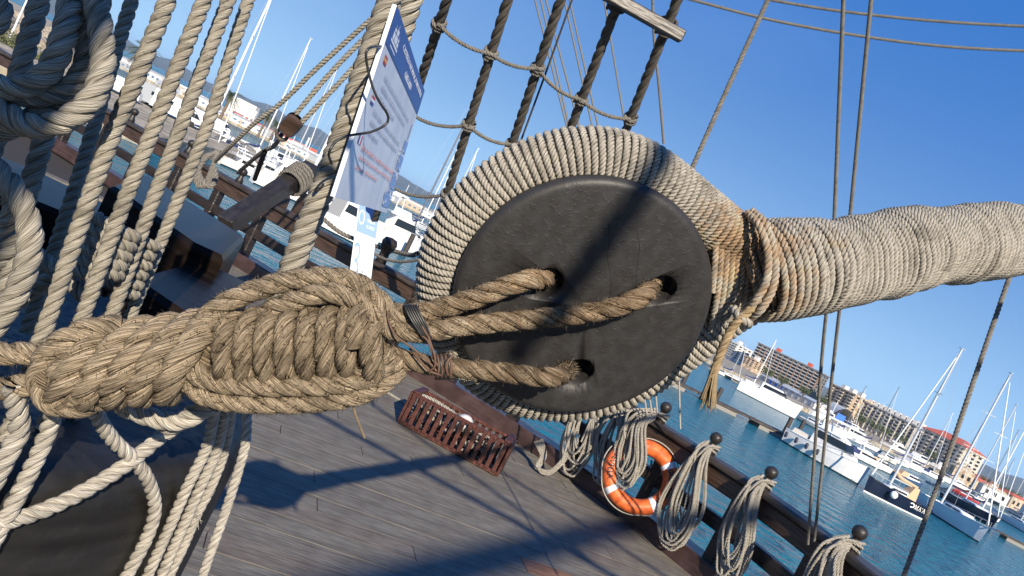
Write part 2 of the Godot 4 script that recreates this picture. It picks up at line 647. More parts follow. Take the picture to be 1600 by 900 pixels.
	M.steel = mat(lin(0.45, 0.46, 0.48), 0.4, 0.3)
	M.red = mat(lin(0.48, 0.05, 0.04), 0.5)
	M.fender_blue = mat(lin(0.012, 0.02, 0.05), 0.5)
	# shore
	M.concrete = tri(mat(lin(0.40, 0.36, 0.29), 0.9), mot_t, mot_n, 0.2, 0.6, true)
	M.sand = tri(mat(lin(0.44, 0.39, 0.30), 0.95), mot_t, mot_n, 0.1, 0.6, true)
	M.rock = tri(mat(lin(0.46, 0.40, 0.31), 0.95), mot_t, mot_n, 0.4, 1.0, true)
	M.scrub = mat(lin(0.10, 0.11, 0.045), 0.9)
	M.leaf = mat(lin(0.06, 0.085, 0.03), 0.7)
	M.leaf_dry = mat(lin(0.20, 0.15, 0.07), 0.8)
	M.bark = mat(lin(0.16, 0.12, 0.085), 0.9)
	M.pontoon = tri(mat(lin(0.12, 0.10, 0.085), 0.85), gr_t, gr_n, 0.5, 0.6, true)
	M.pontoon_edge = mat(lin(0.22, 0.21, 0.19), 0.7)
	M.pile = tri(mat(lin(0.06, 0.05, 0.045), 0.6), mot_t, mot_n, 1.0, 0.6)
	M.hill = tri(mat(lin(0.10, 0.11, 0.095), 0.95), to_tex(mot, 256, 256, 0.3, 0.7, Color(0.72, 0.76, 0.7), Color(1, 0.98, 0.92)), null, 0.003, 1.0, true)
	M.far_white = mat(lin(0.62, 0.61, 0.58), 0.7)
	M.far_grey = mat(lin(0.34, 0.35, 0.36), 0.8)
	M.far_tan = mat(lin(0.46, 0.38, 0.28), 0.8)
	M.far_red = mat(lin(0.45, 0.10, 0.06), 0.8)
	M.far_blue = mat(lin(0.10, 0.18, 0.32), 0.7)
	M.brick = mat(lin(0.24, 0.14, 0.09), 0.85)
	M.facade_grey = tri(mat(lin(0.24, 0.24, 0.25), 0.85), mot_t, null, 0.1)
	M.facade_cream = tri(mat(lin(0.58, 0.46, 0.34), 0.85), mot_t, null, 0.1)
	M.facade_pale = tri(mat(lin(0.52, 0.51, 0.49), 0.85), mot_t, null, 0.1)
	M.facade_white = tri(mat(lin(0.70, 0.66, 0.58), 0.85), mot_t, null, 0.1)
	M.van_white = mat(lin(0.72, 0.73, 0.74), 0.3)
	M.van_grey = mat(lin(0.42, 0.44, 0.46), 0.35)
	M.tyre = mat(lin(0.015, 0.015, 0.015), 0.8)
	# water: short chop over a longer swell
	var wv := noise_img(1024, 1024, 0.011, 6, 51, 0.7, 1.0)
	M.water = mat(lin(0.010, 0.115, 0.175), 0.16)
	M.water.uv1_triplanar = true
	M.water.uv1_world_triplanar = true
	M.water.uv1_scale = Vector3.ONE * 0.055
	M.water.normal_enabled = true
	M.water.normal_texture = to_normal(wv, 1024, 1024, 60.0)
	M.water.normal_scale = 1.0
	M.water.metallic_specular = 0.2

# ------------------------------------------------------------------ the start: lens, sky, sun
func set_up() -> void:
	rng.seed = 7
	noise.seed = 3
	noise.frequency = 1.0
	noise.fractal_octaves = 2
	cam = Camera3D.new()
	cam.name = "camera"
	add_child(cam)
	cam.position = Vector3(0, EYE, 0)
	cam.rotation = Vector3(deg_to_rad(-2.96), 0, deg_to_rad(26.5))
	cam.fov = rad_to_deg(2.0 * atan(450.0 / FOCAL))
	cam.near = 0.02
	cam.far = 30000.0
	cam.current = true
	var env := Environment.new()
	env.background_mode = Environment.BG_SKY
	var sky := Sky.new()
	var sm := ProceduralSkyMaterial.new()
	sm.sky_top_color = Color(0.125, 0.355, 0.635)
	sm.sky_horizon_color = Color(0.60, 0.75, 0.86)
	sm.sky_curve = 0.115
	sm.ground_bottom_color = Color(0.10, 0.13, 0.16)
	sm.ground_horizon_color = Color(0.45, 0.55, 0.62)
	sm.sun_angle_max = 1.0
	# thin high cirrus, hardly there
	var cw := noise_img(512, 256, 0.012, 5, 61, 0.7, 2.0)
	var cl := noise_img(512, 256, 0.006, 3, 62)
	var cd := PackedByteArray()
	cd.resize(512 * 256 * 4)
	for k in 512 * 256:
		var q: float = clamp((cw[k] - 0.48) * 2.4, 0.0, 1.0) * clamp((cl[k] - 0.42) * 3.0, 0.0, 1.0)
		cd[k * 4] = 255
		cd[k * 4 + 1] = 255
		cd[k * 4 + 2] = 255
		cd[k * 4 + 3] = int(40.0 * q)
	sm.sky_cover = ImageTexture.create_from_image(Image.create_from_data(512, 256, false, Image.FORMAT_RGBA8, cd))
	sm.sky_cover_modulate = Color(0.8, 0.85, 0.9)
	sm.sky_energy_multiplier = 1.0
	sky.sky_material = sm
	env.sky = sky
	env.tonemap_mode = Environment.TONE_MAPPER_LINEAR
	env.tonemap_exposure = 1.62
	env.ambient_light_source = Environment.AMBIENT_SOURCE_SKY
	env.sdfgi_enabled = true
	env.ssao_enabled = true
	env.ssil_enabled = true
	env.fog_enabled = true
	env.fog_density = 0.00007
	env.fog_light_color = Color(0.66, 0.78, 0.92)
	var we := WorldEnvironment.new()
	we.name = "environment"
	we.environment = env
	add_child(we)
	var sun := DirectionalLight3D.new()
	sun.name = "sun"
	add_child(sun)
	sun.look_at_from_position(Vector3.ZERO, Vector3(-0.79, -1.78, -3.32), Vector3.UP)
	sun.light_energy = 1.6
	sun.light_color = Color(1.0, 0.95, 0.87)
	sun.light_angular_distance = 0.5
	sun.shadow_enabled = true

# ------------------------------------------------------------------ the deadeye, its served stay and the lanyards
var de_mid: Vector3
var de_x: Vector3
var de_y: Vector3
var de_n: Vector3

func pl(a: float, b: float, c := 0.0) -> Vector3:
	return de_mid + de_x * a + de_y * b + de_n * c

func rust(pos: Vector3, col: Color) -> Color:
	var w := 0.0
	# weathered grey patches with ragged outlines, the largest on top of the eye
	var mark := noise.get_noise_3d(pos.x * 17.0, pos.y * 17.0, pos.z * 17.0) + 0.5 * noise.get_noise_3d(pos.x * 75.0, pos.y * 75.0, pos.z * 75.0)
	mark = max(mark * 1.5 - 0.35, 1.25 - pos.distance_to(P(1012, 232, 0.93)) / 0.034 + mark * 0.8)
	var grim: float = clamp(mark * 1.2, 0.0, 1.0)
	col = col.lerp(Color(col.r * 0.52, col.g * 0.51, col.b * 0.50), grim * 0.8)
	for s in [[1150.0, 375.0, 0.05], [1170.0, 405.0, 0.055], [1190.0, 440.0, 0.045], [1222.0, 400.0, 0.024], [1230.0, 435.0, 0.03], [1234.0, 455.0, 0.022], [1298.0, 385.0, 0.014]]:
		var c := P(s[0], s[1], 0.915)
		w = max(w, 1.0 - (pos - c).length() / (s[2] * 1.5))
	if w <= 0.0:
		return col
	var g := noise.get_noise_3d(pos.x * 140.0, pos.y * 140.0, pos.z * 140.0) * 0.8 + noise.get_noise_3d(pos.x * 50.0, pos.y * 50.0, pos.z * 50.0)
	w = clamp(w * 1.5 + g * 0.7 - 0.15, 0.0, 1.0)
	return col.lerp(Color(col.r * 0.95, col.g * 0.60, col.b * 0.32), w * 0.7)

func build_deadeye() -> void:
	var cb := cam.transform.basis
	de_n = (cb * Vector3(0.10, -0.43, 0.89)).normalized()
	de_x = (cb * Vector3(1, 0, 0) - de_n * (cb * Vector3(1, 0, 0)).dot(de_n)).normalized()
	de_y = de_n.cross(de_x)
	var face := P(915, 479, 0.9)
	de_mid = face - de_n * 0.058
	var root := thing("deadeye", "big round black painted wooden deadeye with three holes, held in the rope eye", "deadeye", de_mid)
	var sh := CSGCombiner3D.new()
	sh.name = "block"
	# the turned body stands on its y axis along the face normal
	sh.basis = Basis(de_x, de_n, -de_y)
	var body := CSGPolygon3D.new()
	var prof := PackedVector2Array([Vector2(0, 0.0585), Vector2(0.07, 0.0578), Vector2(0.127, 0.0555)])
	for k in 6:
		var a := PI / 2 * (1.0 - k / 5.0)
		prof.append(Vector2(0.1415 + 0.0105 * cos(a), 0.0440 + 0.0105 * sin(a)))
	prof.append_array([Vector2(0.149, 0.032), Vector2(0.141, 0.022), Vector2(0.136, 0.010), Vector2(0.134, 0.0), Vector2(0.136, -0.010), Vector2(0.143, -0.022), Vector2(0.149, -0.034), Vector2(0.146, -0.043), Vector2(0.138, -0.046), Vector2(0, -0.048)])
	body.polygon = prof
	body.mode = CSGPolygon3D.MODE_SPIN
	body.spin_degrees = 360
	body.spin_sides = 96
	body.smooth_faces = true
	body.material = M.black_paint
	sh.add_child(body)
	for h in [[-0.043, 0.032, 0.0], [0.089, 0.017, 0.0], [-0.003, -0.088, 0.0]]:
		var c := CSGCylinder3D.new()
		c.operation = CSGShape3D.OPERATION_SUBTRACTION
		c.radius = 0.0165
		c.height = 0.2
		c.sides = 32
		c.smooth_faces = true
		c.material = M.black_paint
		c.position = Vector3(h[0], 0, -h[1])
		sh.add_child(c)
		# lip worn open towards the pull of the lanyard, and a rounded mouth
		var lip := CSGCylinder3D.new()
		lip.operation = CSGShape3D.OPERATION_SUBTRACTION
		lip.radius = 0.0165
		lip.height = 0.12
		lip.sides = 32
		lip.smooth_faces = true
		lip.material = M.black_paint
		var dir := Vector3(-0.62, 0.74, 0.26).normalized()
		var side := dir.cross(Vector3(0, 0, 1)).normalized()
		lip.transform = Transform3D(Basis(side, dir, side.cross(dir)), Vector3(h[0] + 0.005, 0.044, -h[1] - 0.002) + dir * 0.052)
		sh.add_child(lip)
		var cone := CSGCylinder3D.new()
		cone.operation = CSGShape3D.OPERATION_SUBTRACTION
		cone.cone = true
		cone.radius = 0.0235
		cone.height = 0.047
		cone.sides = 32
		cone.smooth_faces = true
		cone.material = M.black_paint
		cone.basis = Basis(Vector3(1, 0, 0), Vector3(0, -1, 0), Vector3(0, 0, -1))
		cone.position = Vector3(h[0], 0.0445, -h[1])
		sh.add_child(cone)
	# drying cracks that wander down the face
	for c in [[0.022, 0.10, 0.10, 7], [0.055, 0.085, 0.06, 5]]:
		var at := Vector2(c[0], c[1])
		for q in c[3]:
			var nx := at + Vector2(rng.randf_range(-0.0015, 0.0035), -c[2] / c[3])
			var cut := CSGBox3D.new()
			cut.operation = CSGShape3D.OPERATION_SUBTRACTION
			cut.size = Vector3(0.0003 + 0.0002 * rng.randf(), 0.010, at.distance_to(nx) * 1.03)
			cut.material = M.black_paint
			var mid := (at + nx) * 0.5
			cut.transform = Transform3D(Basis(Vector3.UP, atan2(at.x - nx.x, nx.y - at.y)), Vector3(mid.x, 0.056, -mid.y))
			sh.add_child(cut)
			at = nx
	root.add_child(sh)

	# the eye of the stay: a teardrop of thick rope served over with small line
	var stay := thing("served_stay", "thick stay served with pale small rope, its eye holding the black deadeye", "stay", de_mid)
	var ctrl := [pl(0.258, 0.014), pl(0.24, 0.020), pl(0.215, 0.033), pl(0.180, 0.056), pl(0.142, 0.088)]
	for k in 17:
		var a := deg_to_rad(52.0 + 256.0 * k / 16.0)
		ctrl.append(pl(0.158 * cos(a), 0.158 * sin(a)))
	ctrl.append_array([pl(0.142, -0.086), pl(0.180, -0.054), pl(0.215, -0.031), pl(0.24, -0.018), pl(0.258, -0.012)])
	var axis := smooth(ctrl, 0.006)
	var off := de_mid
	var core := Buf.new()
	tube(core, axis, 0.0305, -1.0, 14)
	var eye_b := Buf.new()
	var turns := winding(axis, func(t, _e): return 0.0275 + 0.0035 * sin(t * 31.0) * 0.4, 0.0041, 0.12, 0.35, 58)
	rope(eye_b, resample(turns, 0.0022), 0.0043, 3.4, 3, 4, Color.WHITE, 0.3, rust)
	var back := Transform3D(Basis(), -off)
	inst("eye_core", core.mesh(), M.rope_tarred, stay, back)
	inst("eye_serving", eye_b.mesh(), M.rope_serve, stay, back)
	# the stay itself, lumpy under its serving, running up to the right
	var st := smooth([pl(0.205, 0.0), P(1252, 417, 0.955), P(1300, 413, 0.968), P(1400, 394, 1.005), P(1500, 382, 1.065), P(1620, 373, 1.16), P(1800, 355, 1.34), P(2100, 320, 1.70)], 0.006)
	var core2 := Buf.new()
	tube(core2, st, 0.040, 0.036, 16)
	inst("stay_core", core2.mesh(), M.rope_tarred, stay, back)
	var sb := Buf.new()
	var lump := func(t, e):
		return 0.0490 - 0.005 * smoothstep(0.0, 0.3, t) - 0.006 * smoothstep(0.6, 1.0, t) + 0.0055 * noise.get_noise_1d(t * 11.0) + 0.0050 * noise.get_noise_2d(t * 9.0 + 40.0, e.y * 0.8) + 0.0018 * noise.get_noise_1d(t * 55.0)
	var wound := winding(st, lump, 0.0041, 0.22, 1.4, 78)
	rope(sb, resample(wound, 0.0022), 0.0043, 3.4, 3, 4, Color.WHITE, 0.22, rust)
	inst("stay_serving", sb.mesh(), M.rope_serve, stay, back)
	# beyond the serving the bare rope runs on to the masthead
	var bare := Buf.new()
	rope(bare, smooth([P(2060, 325, 1.65), P(2300, 300, 1.96), P(2900, 232, 2.9), P(4200, 120, 5.2)], 0.02), 0.026, 4.6, 3, 4)
	inst("bare_stay", bare.mesh(), M.rope_grey, stay, back)
	# the seizing that chokes the eye: a collar of turns and its crossing ends
	var collar := Buf.new()
	var ca := smooth([P(1176, 425, 0.946), P(1215, 421, 0.951), P(1250, 418, 0.956), P(1284, 415, 0.964)], 0.003)
	rope(collar, resample(winding(ca, func(t, _e): return 0.0550 - 0.006 * abs(t - 0.3), 0.0045, 0.1, 0.8, 70), 0.0028), 0.0048, 4.0, 3, 4, Color.WHITE, 0.25, rust)
	for q in [[[1168, 333, 0.918], [1186, 352, 0.892], [1200, 395, 0.884], [1197, 440, 0.882], [1180, 470, 0.888], [1166, 490, 0.906]], [[1175, 330, 0.926], [1196, 350, 0.898], [1211, 400, 0.888], [1208, 448, 0.884], [1190, 482, 0.888], [1172, 497, 0.906]]]:
		rope(collar, smooth(PP(q), 0.0030), 0.0050, 4.2, 3, 5, Color.WHITE, 0.25, rust)
	inst("seizing", collar.mesh(), M.rope_serve, stay, back)
	# round seizing that draws both legs together behind the disc's edge
	var throat := Buf.new()
	var ring_pts := PackedVector3Array()
	for k in 8 * 40:
		var t := k / 320.0
		var fi := TAU * 8.0 * t
		var aa: float = lerp(0.156, 0.212, t)
		var hb: float = lerp(0.096, 0.060, t)
		ring_pts.append(pl(aa, hb * sin(fi) * (0.82 + 0.18 * absf(sin(fi))), 0.036 * cos(fi)))
	rope(throat, resample(ring_pts, 0.0026), 0.0046, 4.0, 3, 4, Color.WHITE, 0.3, rust)
	inst("throat_seizing", throat.mesh(), M.rope_serve, stay, back)
	var knot := Buf.new()
	rope(knot, smooth(PP([[1146, 482, 0.908], [1153, 492, 0.894], [1163, 501, 0.892], [1170, 506, 0.906], [1162, 496, 0.914]]), 0.0036), 0.0055, 4.8, 3, 5)
	rope(knot, smooth(PP([[1180, 474, 0.896], [1168, 488, 0.892], [1154, 500, 0.892], [1144, 512, 0.896], [1133, 535, 0.898], [1121, 565, 0.900], [1113, 590, 0.902]]), 0.0036), 0.0056, 4.6, 3, 5, Color(0.80, 0.64, 0.44), 0.3)
	inst("knotted_tail", knot.mesh(), M.rope_serve, stay, back)
	var fray := Buf.new()
	for k in 46:
		var e := rng.randf_range(-1.0, 1.0)
		var dd := rng.randf_range(-0.012, 0.012)
		var tip := rng.randf_range(620.0, 645.0)
		var pth := smooth([P(1119 + e * 4.0, 570, 0.902 + dd * 0.3), P(1112 + e * 8.0, 598, 0.902 + dd * 0.6), P(1106 + e * 13.0, tip, 0.903 + dd)], 0.006)
		tube(fray, pth, 0.0015, 0.0005, 4, Color(0.80, 0.65, 0.45) * rng.randf_range(0.7, 1.1))
	inst("frayed_end", fray.mesh(), M.rope_serve, stay, back)

func K(a: Array) -> Array:      # [px, py, lift in px towards the camera]
	var r := []
	for q in a:
		r.append(P(q[0], q[1], 0.86 - q[2] * 0.0007))
	return r

func coil_turns(a: Vector3, b: Vector3, rad_a: float, rad_b: float, turns: float, squash := 1.0, phase := 0.0, shear := 0.0) -> PackedVector3Array:
	var out := PackedVector3Array()
	var ax := (b - a).normalized()
	var view := (cam.position - (a + b) * 0.5).normalized()
	var u := ax.cross(view).normalized()
	var w := u.cross(ax).normalized()
	var n := int(turns * 40)
	for k in n + 1:
		var t := float(k) / n
		var fi := TAU * turns * t + phase
		var rad: float = lerp(rad_a, rad_b, t)
		out.append(a.lerp(b, t) + (u * cos(fi) + w * sin(fi) * squash) * rad + ax * (shear * cos(fi)))
	return out

func build_lanyards() -> void:
	var root := thing("lanyard_knot", "hairy brown lanyard rope wound into a bulky knot beside the deadeye", "rope", P(450, 545, 0.86))
	var back := Transform3D(Basis(), -root.position)
	var hairs := Buf.new()
	var r := 0.0122
	var tarry := func(pos: Vector3, col: Color) -> Color:
		var g := noise.get_noise_3d(pos.x * 70.0, pos.y * 70.0, pos.z * 70.0) + 0.6 * noise.get_noise_3d(pos.x * 220.0, pos.y * 220.0, pos.z * 220.0)
		var tar: float = clamp(1.5 - pos.distance_to(pl(-0.003, -0.088, 0.06)) / 0.075 + g * 0.7, 0.0, 1.0)
		var grime: float = clamp(1.4 - pos.distance_to(pl(0.02, 0.02, 0.06)) / 0.16 + g * 1.1, 0.0, 1.0)
		col = col.lerp(Color(col.r * 0.72, col.g * 0.60, col.b * 0.50), grime * 0.75)
		return col.lerp(Color(0.16, 0.16, 0.17), tar * 0.9)
	var add := func(called: String, path: PackedVector3Array, rr: float, m: Material, hairy: float):
		var b := Buf.new()
		rope(b, path, rr, 6.2, 3, 7, Color.WHITE, 0.45, tarry)
		inst(called, b.mesh(), m, root, back)
		if hairy > 0.0:
			fibres(hairs, path, rr, hairy * 3.0, 0.009, 0.00024)
	var h1 := pl(-0.043, 0.032, 0.01)
	var h2 := pl(0.089, 0.017, 0.01)
	var h3 := pl(-0.003, -0.088, 0.01)
	# arch over the top, then lanyard into the first hole
	add.call("arch_strand", smooth(K([[262, 585, 20], [288, 545, 34], [312, 508, 30], [352, 474, 26], [425, 445, 22], [500, 433, 20], [552, 440, 20], [588, 466, 12], [612, 489, 0]]) + [P(665, 487, 0.868), P(735, 468, 0.868), P(795, 446, 0.865), P(828, 437, 0.868), h1 + de_n * 0.03, h1 - de_n * 0.04], 0.006), r, M.rope_manila, 2600)
	add.call("arch_strand", smooth(K([[380, 515, -20], [412, 492, 6], [455, 472, 26], [508, 458, 34], [548, 466, 32], [578, 490, 22], [606, 513, 6], [650, 520, 0]]) + [P(735, 508, 0.866), P(850, 497, 0.868), P(940, 485, 0.870), P(1000, 465, 0.872), h2 + de_n * 0.036 + de_x * -0.012, h2 + de_n * 0.005, h2 - de_n * 0.045], 0.006), r * 0.98, M.rope_manila, 2600)
	# turns round the middle
	var mid := coil_turns(P(338, 552, 0.86), P(572, 532, 0.86), 0.036, 0.0375, 7.6, 0.95, 2.2)
	add.call("round_turns", resample(mid, 0.006), r * 0.97, M.rope_dirty, 2600)
	add.call("round_turns", resample(coil_turns(P(566, 533, 0.86), P(590, 531, 0.86), 0.040, 0.039, 1.1, 0.95, 1.4), 0.006), r * 1.08, M.rope_dirty, 2600)
	# core strands so that nothing shows through
	add.call("core_strand", smooth(K([[290, 556, 0], [420, 545, 0], [600, 525, 0]]), 0.008), 0.026, M.rope_dirty, 0)
	# two ropes along the bottom, turning up at the right; one is the third lanyard
	add.call("bottom_strand", smooth(K([[285, 560, 24], [318, 590, 34], [370, 601, 36], [450, 603, 34], [530, 600, 32], [575, 590, 26], [604, 572, 14], [600, 556, 0], [560, 552, -14]]), 0.006), r, M.rope_manila, 2600)
	add.call("bottom_strand", smooth(K([[270, 560, 6], [296, 600, 18], [330, 622, 26], [400, 631, 26], [490, 629, 24], [560, 618, 22], [606, 594, 14], [622, 572, 0], [600, 548, -20]]), 0.006), r * 0.95, M.rope_manila, 2600)
	add.call("third_strand", smooth(K([[560, 545, -6], [600, 553, -4]]) + [P(650, 566, 0.862), P(705, 575, 0.862), P(770, 580, 0.858), P(835, 588, 0.852), P(872, 588, 0.855), h3 + de_n * 0.034 + de_x * -0.012, h3 + de_n * 0.004, h3 - de_n * 0.045], 0.006), r * 0.95, M.rope_dirty, 1600)
	# the left half of the knot: steep crossing turns and the bight round its end
	add.call("crossing_turns", resample(coil_turns(P(135, 574, 0.862), P(315, 556, 0.862), 0.035, 0.038, 4.4, 0.92, 0.6, -0.026), 0.006), r * 1.28, M.rope_manila, 1500)
	add.call("end_bight", smooth(K([[190, 512, 18], [150, 513, 30], [104, 530, 34], [72, 560, 26], [62, 598, 20], [80, 628, 16], [125, 634, 10], [165, 622, -14], [200, 600, -40]]), 0.006), r * 1.15, M.rope_manila, 1500)
	add.call("end_bight", smooth(K([[170, 540, 10], [128, 552, 34], [100, 572, 36], [92, 598, 30], [112, 618, 26], [150, 622, 14]]), 0.006), r * 1.1, M.rope_manila, 1500)
	add.call("core_strand", smooth(K([[80, 580, 0], [200, 568, 0], [320, 556, 0]]), 0.008), 0.030, M.rope_dirty, 0)
	add.call("tail_strand", smooth(K([[150, 560, 0], [70, 553, 0], [0, 552, 0], [-160, 545, 0], [-420, 535, 0]]), 0.006), r * 1.1, M.rope_manila, 1600)
	add.call("tail_strand", smooth(K([[150, 590, 0], [70, 598, 0], [0, 607, 0], [-160, 622, 0], [-420, 640, 0]]), 0.006), r * 1.1, M.rope_manila, 1600)
	var hb := inst("loose_fibres", hairs.mesh(), M.fibre, root, back)
	hb.set_meta("kind", "stuff")
	# seizing wires
	var wr := thing("seizing_wire", "black and rusty wire lashed round the three lanyards left of the deadeye", "wire", P(652, 505, 0.85))
	var wb := Buf.new()
	var rb := Buf.new()
	for k in 6:
		var o := k * 3.6
		tube(wb, smooth(PP([[634 + o, 484, 0.875], [632 + o, 477, 0.850], [640 + o * 1.05, 495, 0.8445], [652 + o * 0.9, 514, 0.846], [662 + o * 0.6, 531, 0.852], [662 + o * 0.6, 536, 0.88]]), 0.004), 0.0013, -1.0, 6)
	for q in [[[606, 485, 0.85], [607, 500, 0.842], [618, 524, 0.840], [646, 545, 0.842], [670, 566, 0.844], [682, 580, 0.845]], [[660, 525, 0.848], [670, 535, 0.845], [676, 556, 0.845], [684, 572, 0.842]], [[668, 522, 0.848], [674, 540, 0.845], [680, 560, 0.84], [678, 575, 0.842], [668, 580, 0.845]], [[640, 545, 0.85], [655, 562, 0.842], [672, 580, 0.845], [690, 586, 0.848]], [[655, 500, 0.846], [665, 520, 0.845], [672, 528, 0.85]]]:
		tube(rb, smooth(PP(q), 0.004), 0.0013, -1.0, 6)
	for k in 7:
		var o := k * 3.2
		tube(rb if k % 2 == 0 else wb, smooth(PP([[680 + o, 557, 0.875], [683 + o, 555, 0.852], [686 + o, 571, 0.8455], [684 + o, 588, 0.85], [681 + o, 592, 0.872]]), 0.004), 0.0015, -1.0, 6)
	tube(rb, smooth(PP([[694, 580, 0.846], [698, 566, 0.84], [710, 553, 0.842]]), 0.004), 0.0015, -1.0, 6)
	tube(rb, smooth(PP([[700, 586, 0.846], [697, 572, 0.84], [706, 557, 0.842]]), 0.004), 0.0013, -1.0, 6)
	var wback := Transform3D(Basis(), -wr.position)
	inst("black_wire", wb.mesh(), M.wire, wr, wback)
	inst("rusty_wire", rb.mesh(), M.rust_wire, wr, wback)
	var wisp := Buf.new()
	rope(wisp, smooth(PP([[552, 622, 0.85], [553, 640, 0.848], [562, 665, 0.848], [570, 685, 0.848]]), 0.003), 0.0016, 5.0, 3, 4)
	var wn := inst("rope_yarn", wisp.mesh(), M.rope_dirty, self)
	tag(wn, "short brown yarn hanging under the lanyard knot in front of the deck", "yarn")

# ------------------------------------------------------------------ deck, rail and what stands on them
var rail: PackedVector3Array
const DRUM := Vector3(-0.89, 0, -1.27)
const DRUM_R := 0.6

func drum_at(px: float, py: float, off: float) -> Vector3:
	var o := Vector2(cam.position.x - DRUM.x, cam.position.z - DRUM.z)
	var d3 := P(px, py, 1.0) - cam.position
	var d := Vector2(d3.x, d3.z)
	var rr := DRUM_R + off
	var a := d.dot(d)
	var b := 2.0 * o.dot(d)
	var c := o.dot(o) - rr * rr
	var disc := b * b - 4.0 * a * c
	var t := 1.02
	if disc > 0.0:
		t = (-b - sqrt(disc)) / (2.0 * a)
	else:
		t = -b / (2.0 * a)
	return cam.position + d3 * t

func build_deck() -> void:
	rail = smooth([Vector3(-15, 0, -15.4), Vector3(-9, 0, -12.6), Vector3(-6.55, 0, -11.5), Vector3(-2.37, 0, -9.45), Vector3(-1.03, 0, -8.85), Vector3(0.5, 0, -8.2), Vector3(1.45, 0, -7.6), Vector3(2.05, 0, -7.0), Vector3(2.62, 0, -6.3), Vector3(3.02, 0, -5.3), Vector3(3.3, 0, -3.6), Vector3(3.4, 0, -1.0), Vector3(3.4, 0, 3.0)], 0.12)
	var edge := PackedVector2Array()
	for p in rail:
		edge.append(Vector2(p.x, p.z))
	edge.append_array([Vector2(-15, 3)])
	var base := Buf.new()
	var outline := []
	for p in edge:
		outline.append(Vector3(p.x, 0, p.y))
	prism(base, outline, -0.35, -0.045)
	var deck: Node3D = struct(inst("deck", base.mesh(), M.seam, self))
	var a := G(475, 795, 0.0)
	var c := G(675, 865, 0.0)
	var along := Vector2(c.x - a.x, c.z - a.z).normalized()
	var across := Vector2(-along.y, along.x)
	var wid := 0.19
	# one plank was replaced by a fresh reddish one
	var fresh := G(812, 868, 0.0)
	var fresh_s := along.dot(Vector2(fresh.x, fresh.z))
	var inner := G(850, 893, 0.0)
	var fresh_row := floori(across.dot(Vector2(inner.x, inner.z)) / wid)
	for row in range(-60, 60):
		var start := rng.randf_range(-3.0, 0.0) - 14.0
		if row == fresh_row:
			start = fresh_s - 2.4 * 6.0
		while start < 14.0:
			var l := rng.randf_range(2.2, 3.8)
			if row == fresh_row:
				l = 2.4
			var red: bool = row == fresh_row and absf(start - fresh_s) < 0.01
			var q := PackedVector2Array()
			var y0 := row * wid + 0.0016
			var y1 := (row + 1) * wid - 0.0016
			for e in [[start, y0], [start + l - 0.005, y0], [start + l - 0.005, y1], [start, y1]]:
				q.append(along * e[0] + across * e[1])
			start += l
			var mid := (q[0] + q[2]) * 0.5
			if mid.distance_to(Vector2(0, -4)) > 7.5:
				continue
			for part in Geometry2D.intersect_polygons(q, edge):
				if part.size() < 3 or Geometry2D.is_polygon_clockwise(part):
					if part.size() < 3:
						continue
				var b := Buf.new()
				var pts := []
				for p in part:
					pts.append(Vector3(p.x, 0, p.y))
				var lift := rng.randf_range(-0.0015, 0.0015)
				# local frame along the plank so that the grain follows it
				var xf := Transform3D(Basis(Vector3(along.x, 0, along.y), Vector3.UP, Vector3(along.x, 0, along.y).cross(Vector3.UP)), Vector3(mid.x, 0, mid.y))
				var loc := []
				for p in pts:
					loc.append(xf.affine_inverse() * p)
				prism(b, loc, -0.04, lift, 0.0008 if loc.size() == 4 else 0.0)
				var m: Material = M.planks[rng.randi() % M.planks.size()]
				if red:
					m = M.plank_red
				inst("plank", b.mesh(), m, deck, xf)
	# hull below the deck edge
	var hb := Buf.new()
	var under := PackedVector3Array()
	for p in rail:
		under.append(p)
	sweep(hb, under, rect(0.16, -4.6, -0.06, 0.01))
	tag(inst("ship_hull", hb.mesh(), M.rail_dark, self), "dark planked side of the ship below the curved deck edge", "hull")

func rail_near(px: float, py: float, y := 0.92) -> int:
	var best := 0
	var bd := 1e9
	for k in rail.size():
		if rail[k].z > -2.0:
			continue
		var d := to_px(rail[k] + Vector3.UP * y).distance_to(Vector2(px, py))
		if d < bd:
			bd = d
			best = k
	return best

func rail_dir(k: int) -> Vector3:
	return (rail[min(k + 1, rail.size() - 1)] - rail[max(k - 1, 0)]).normalized()

var knob_at := []

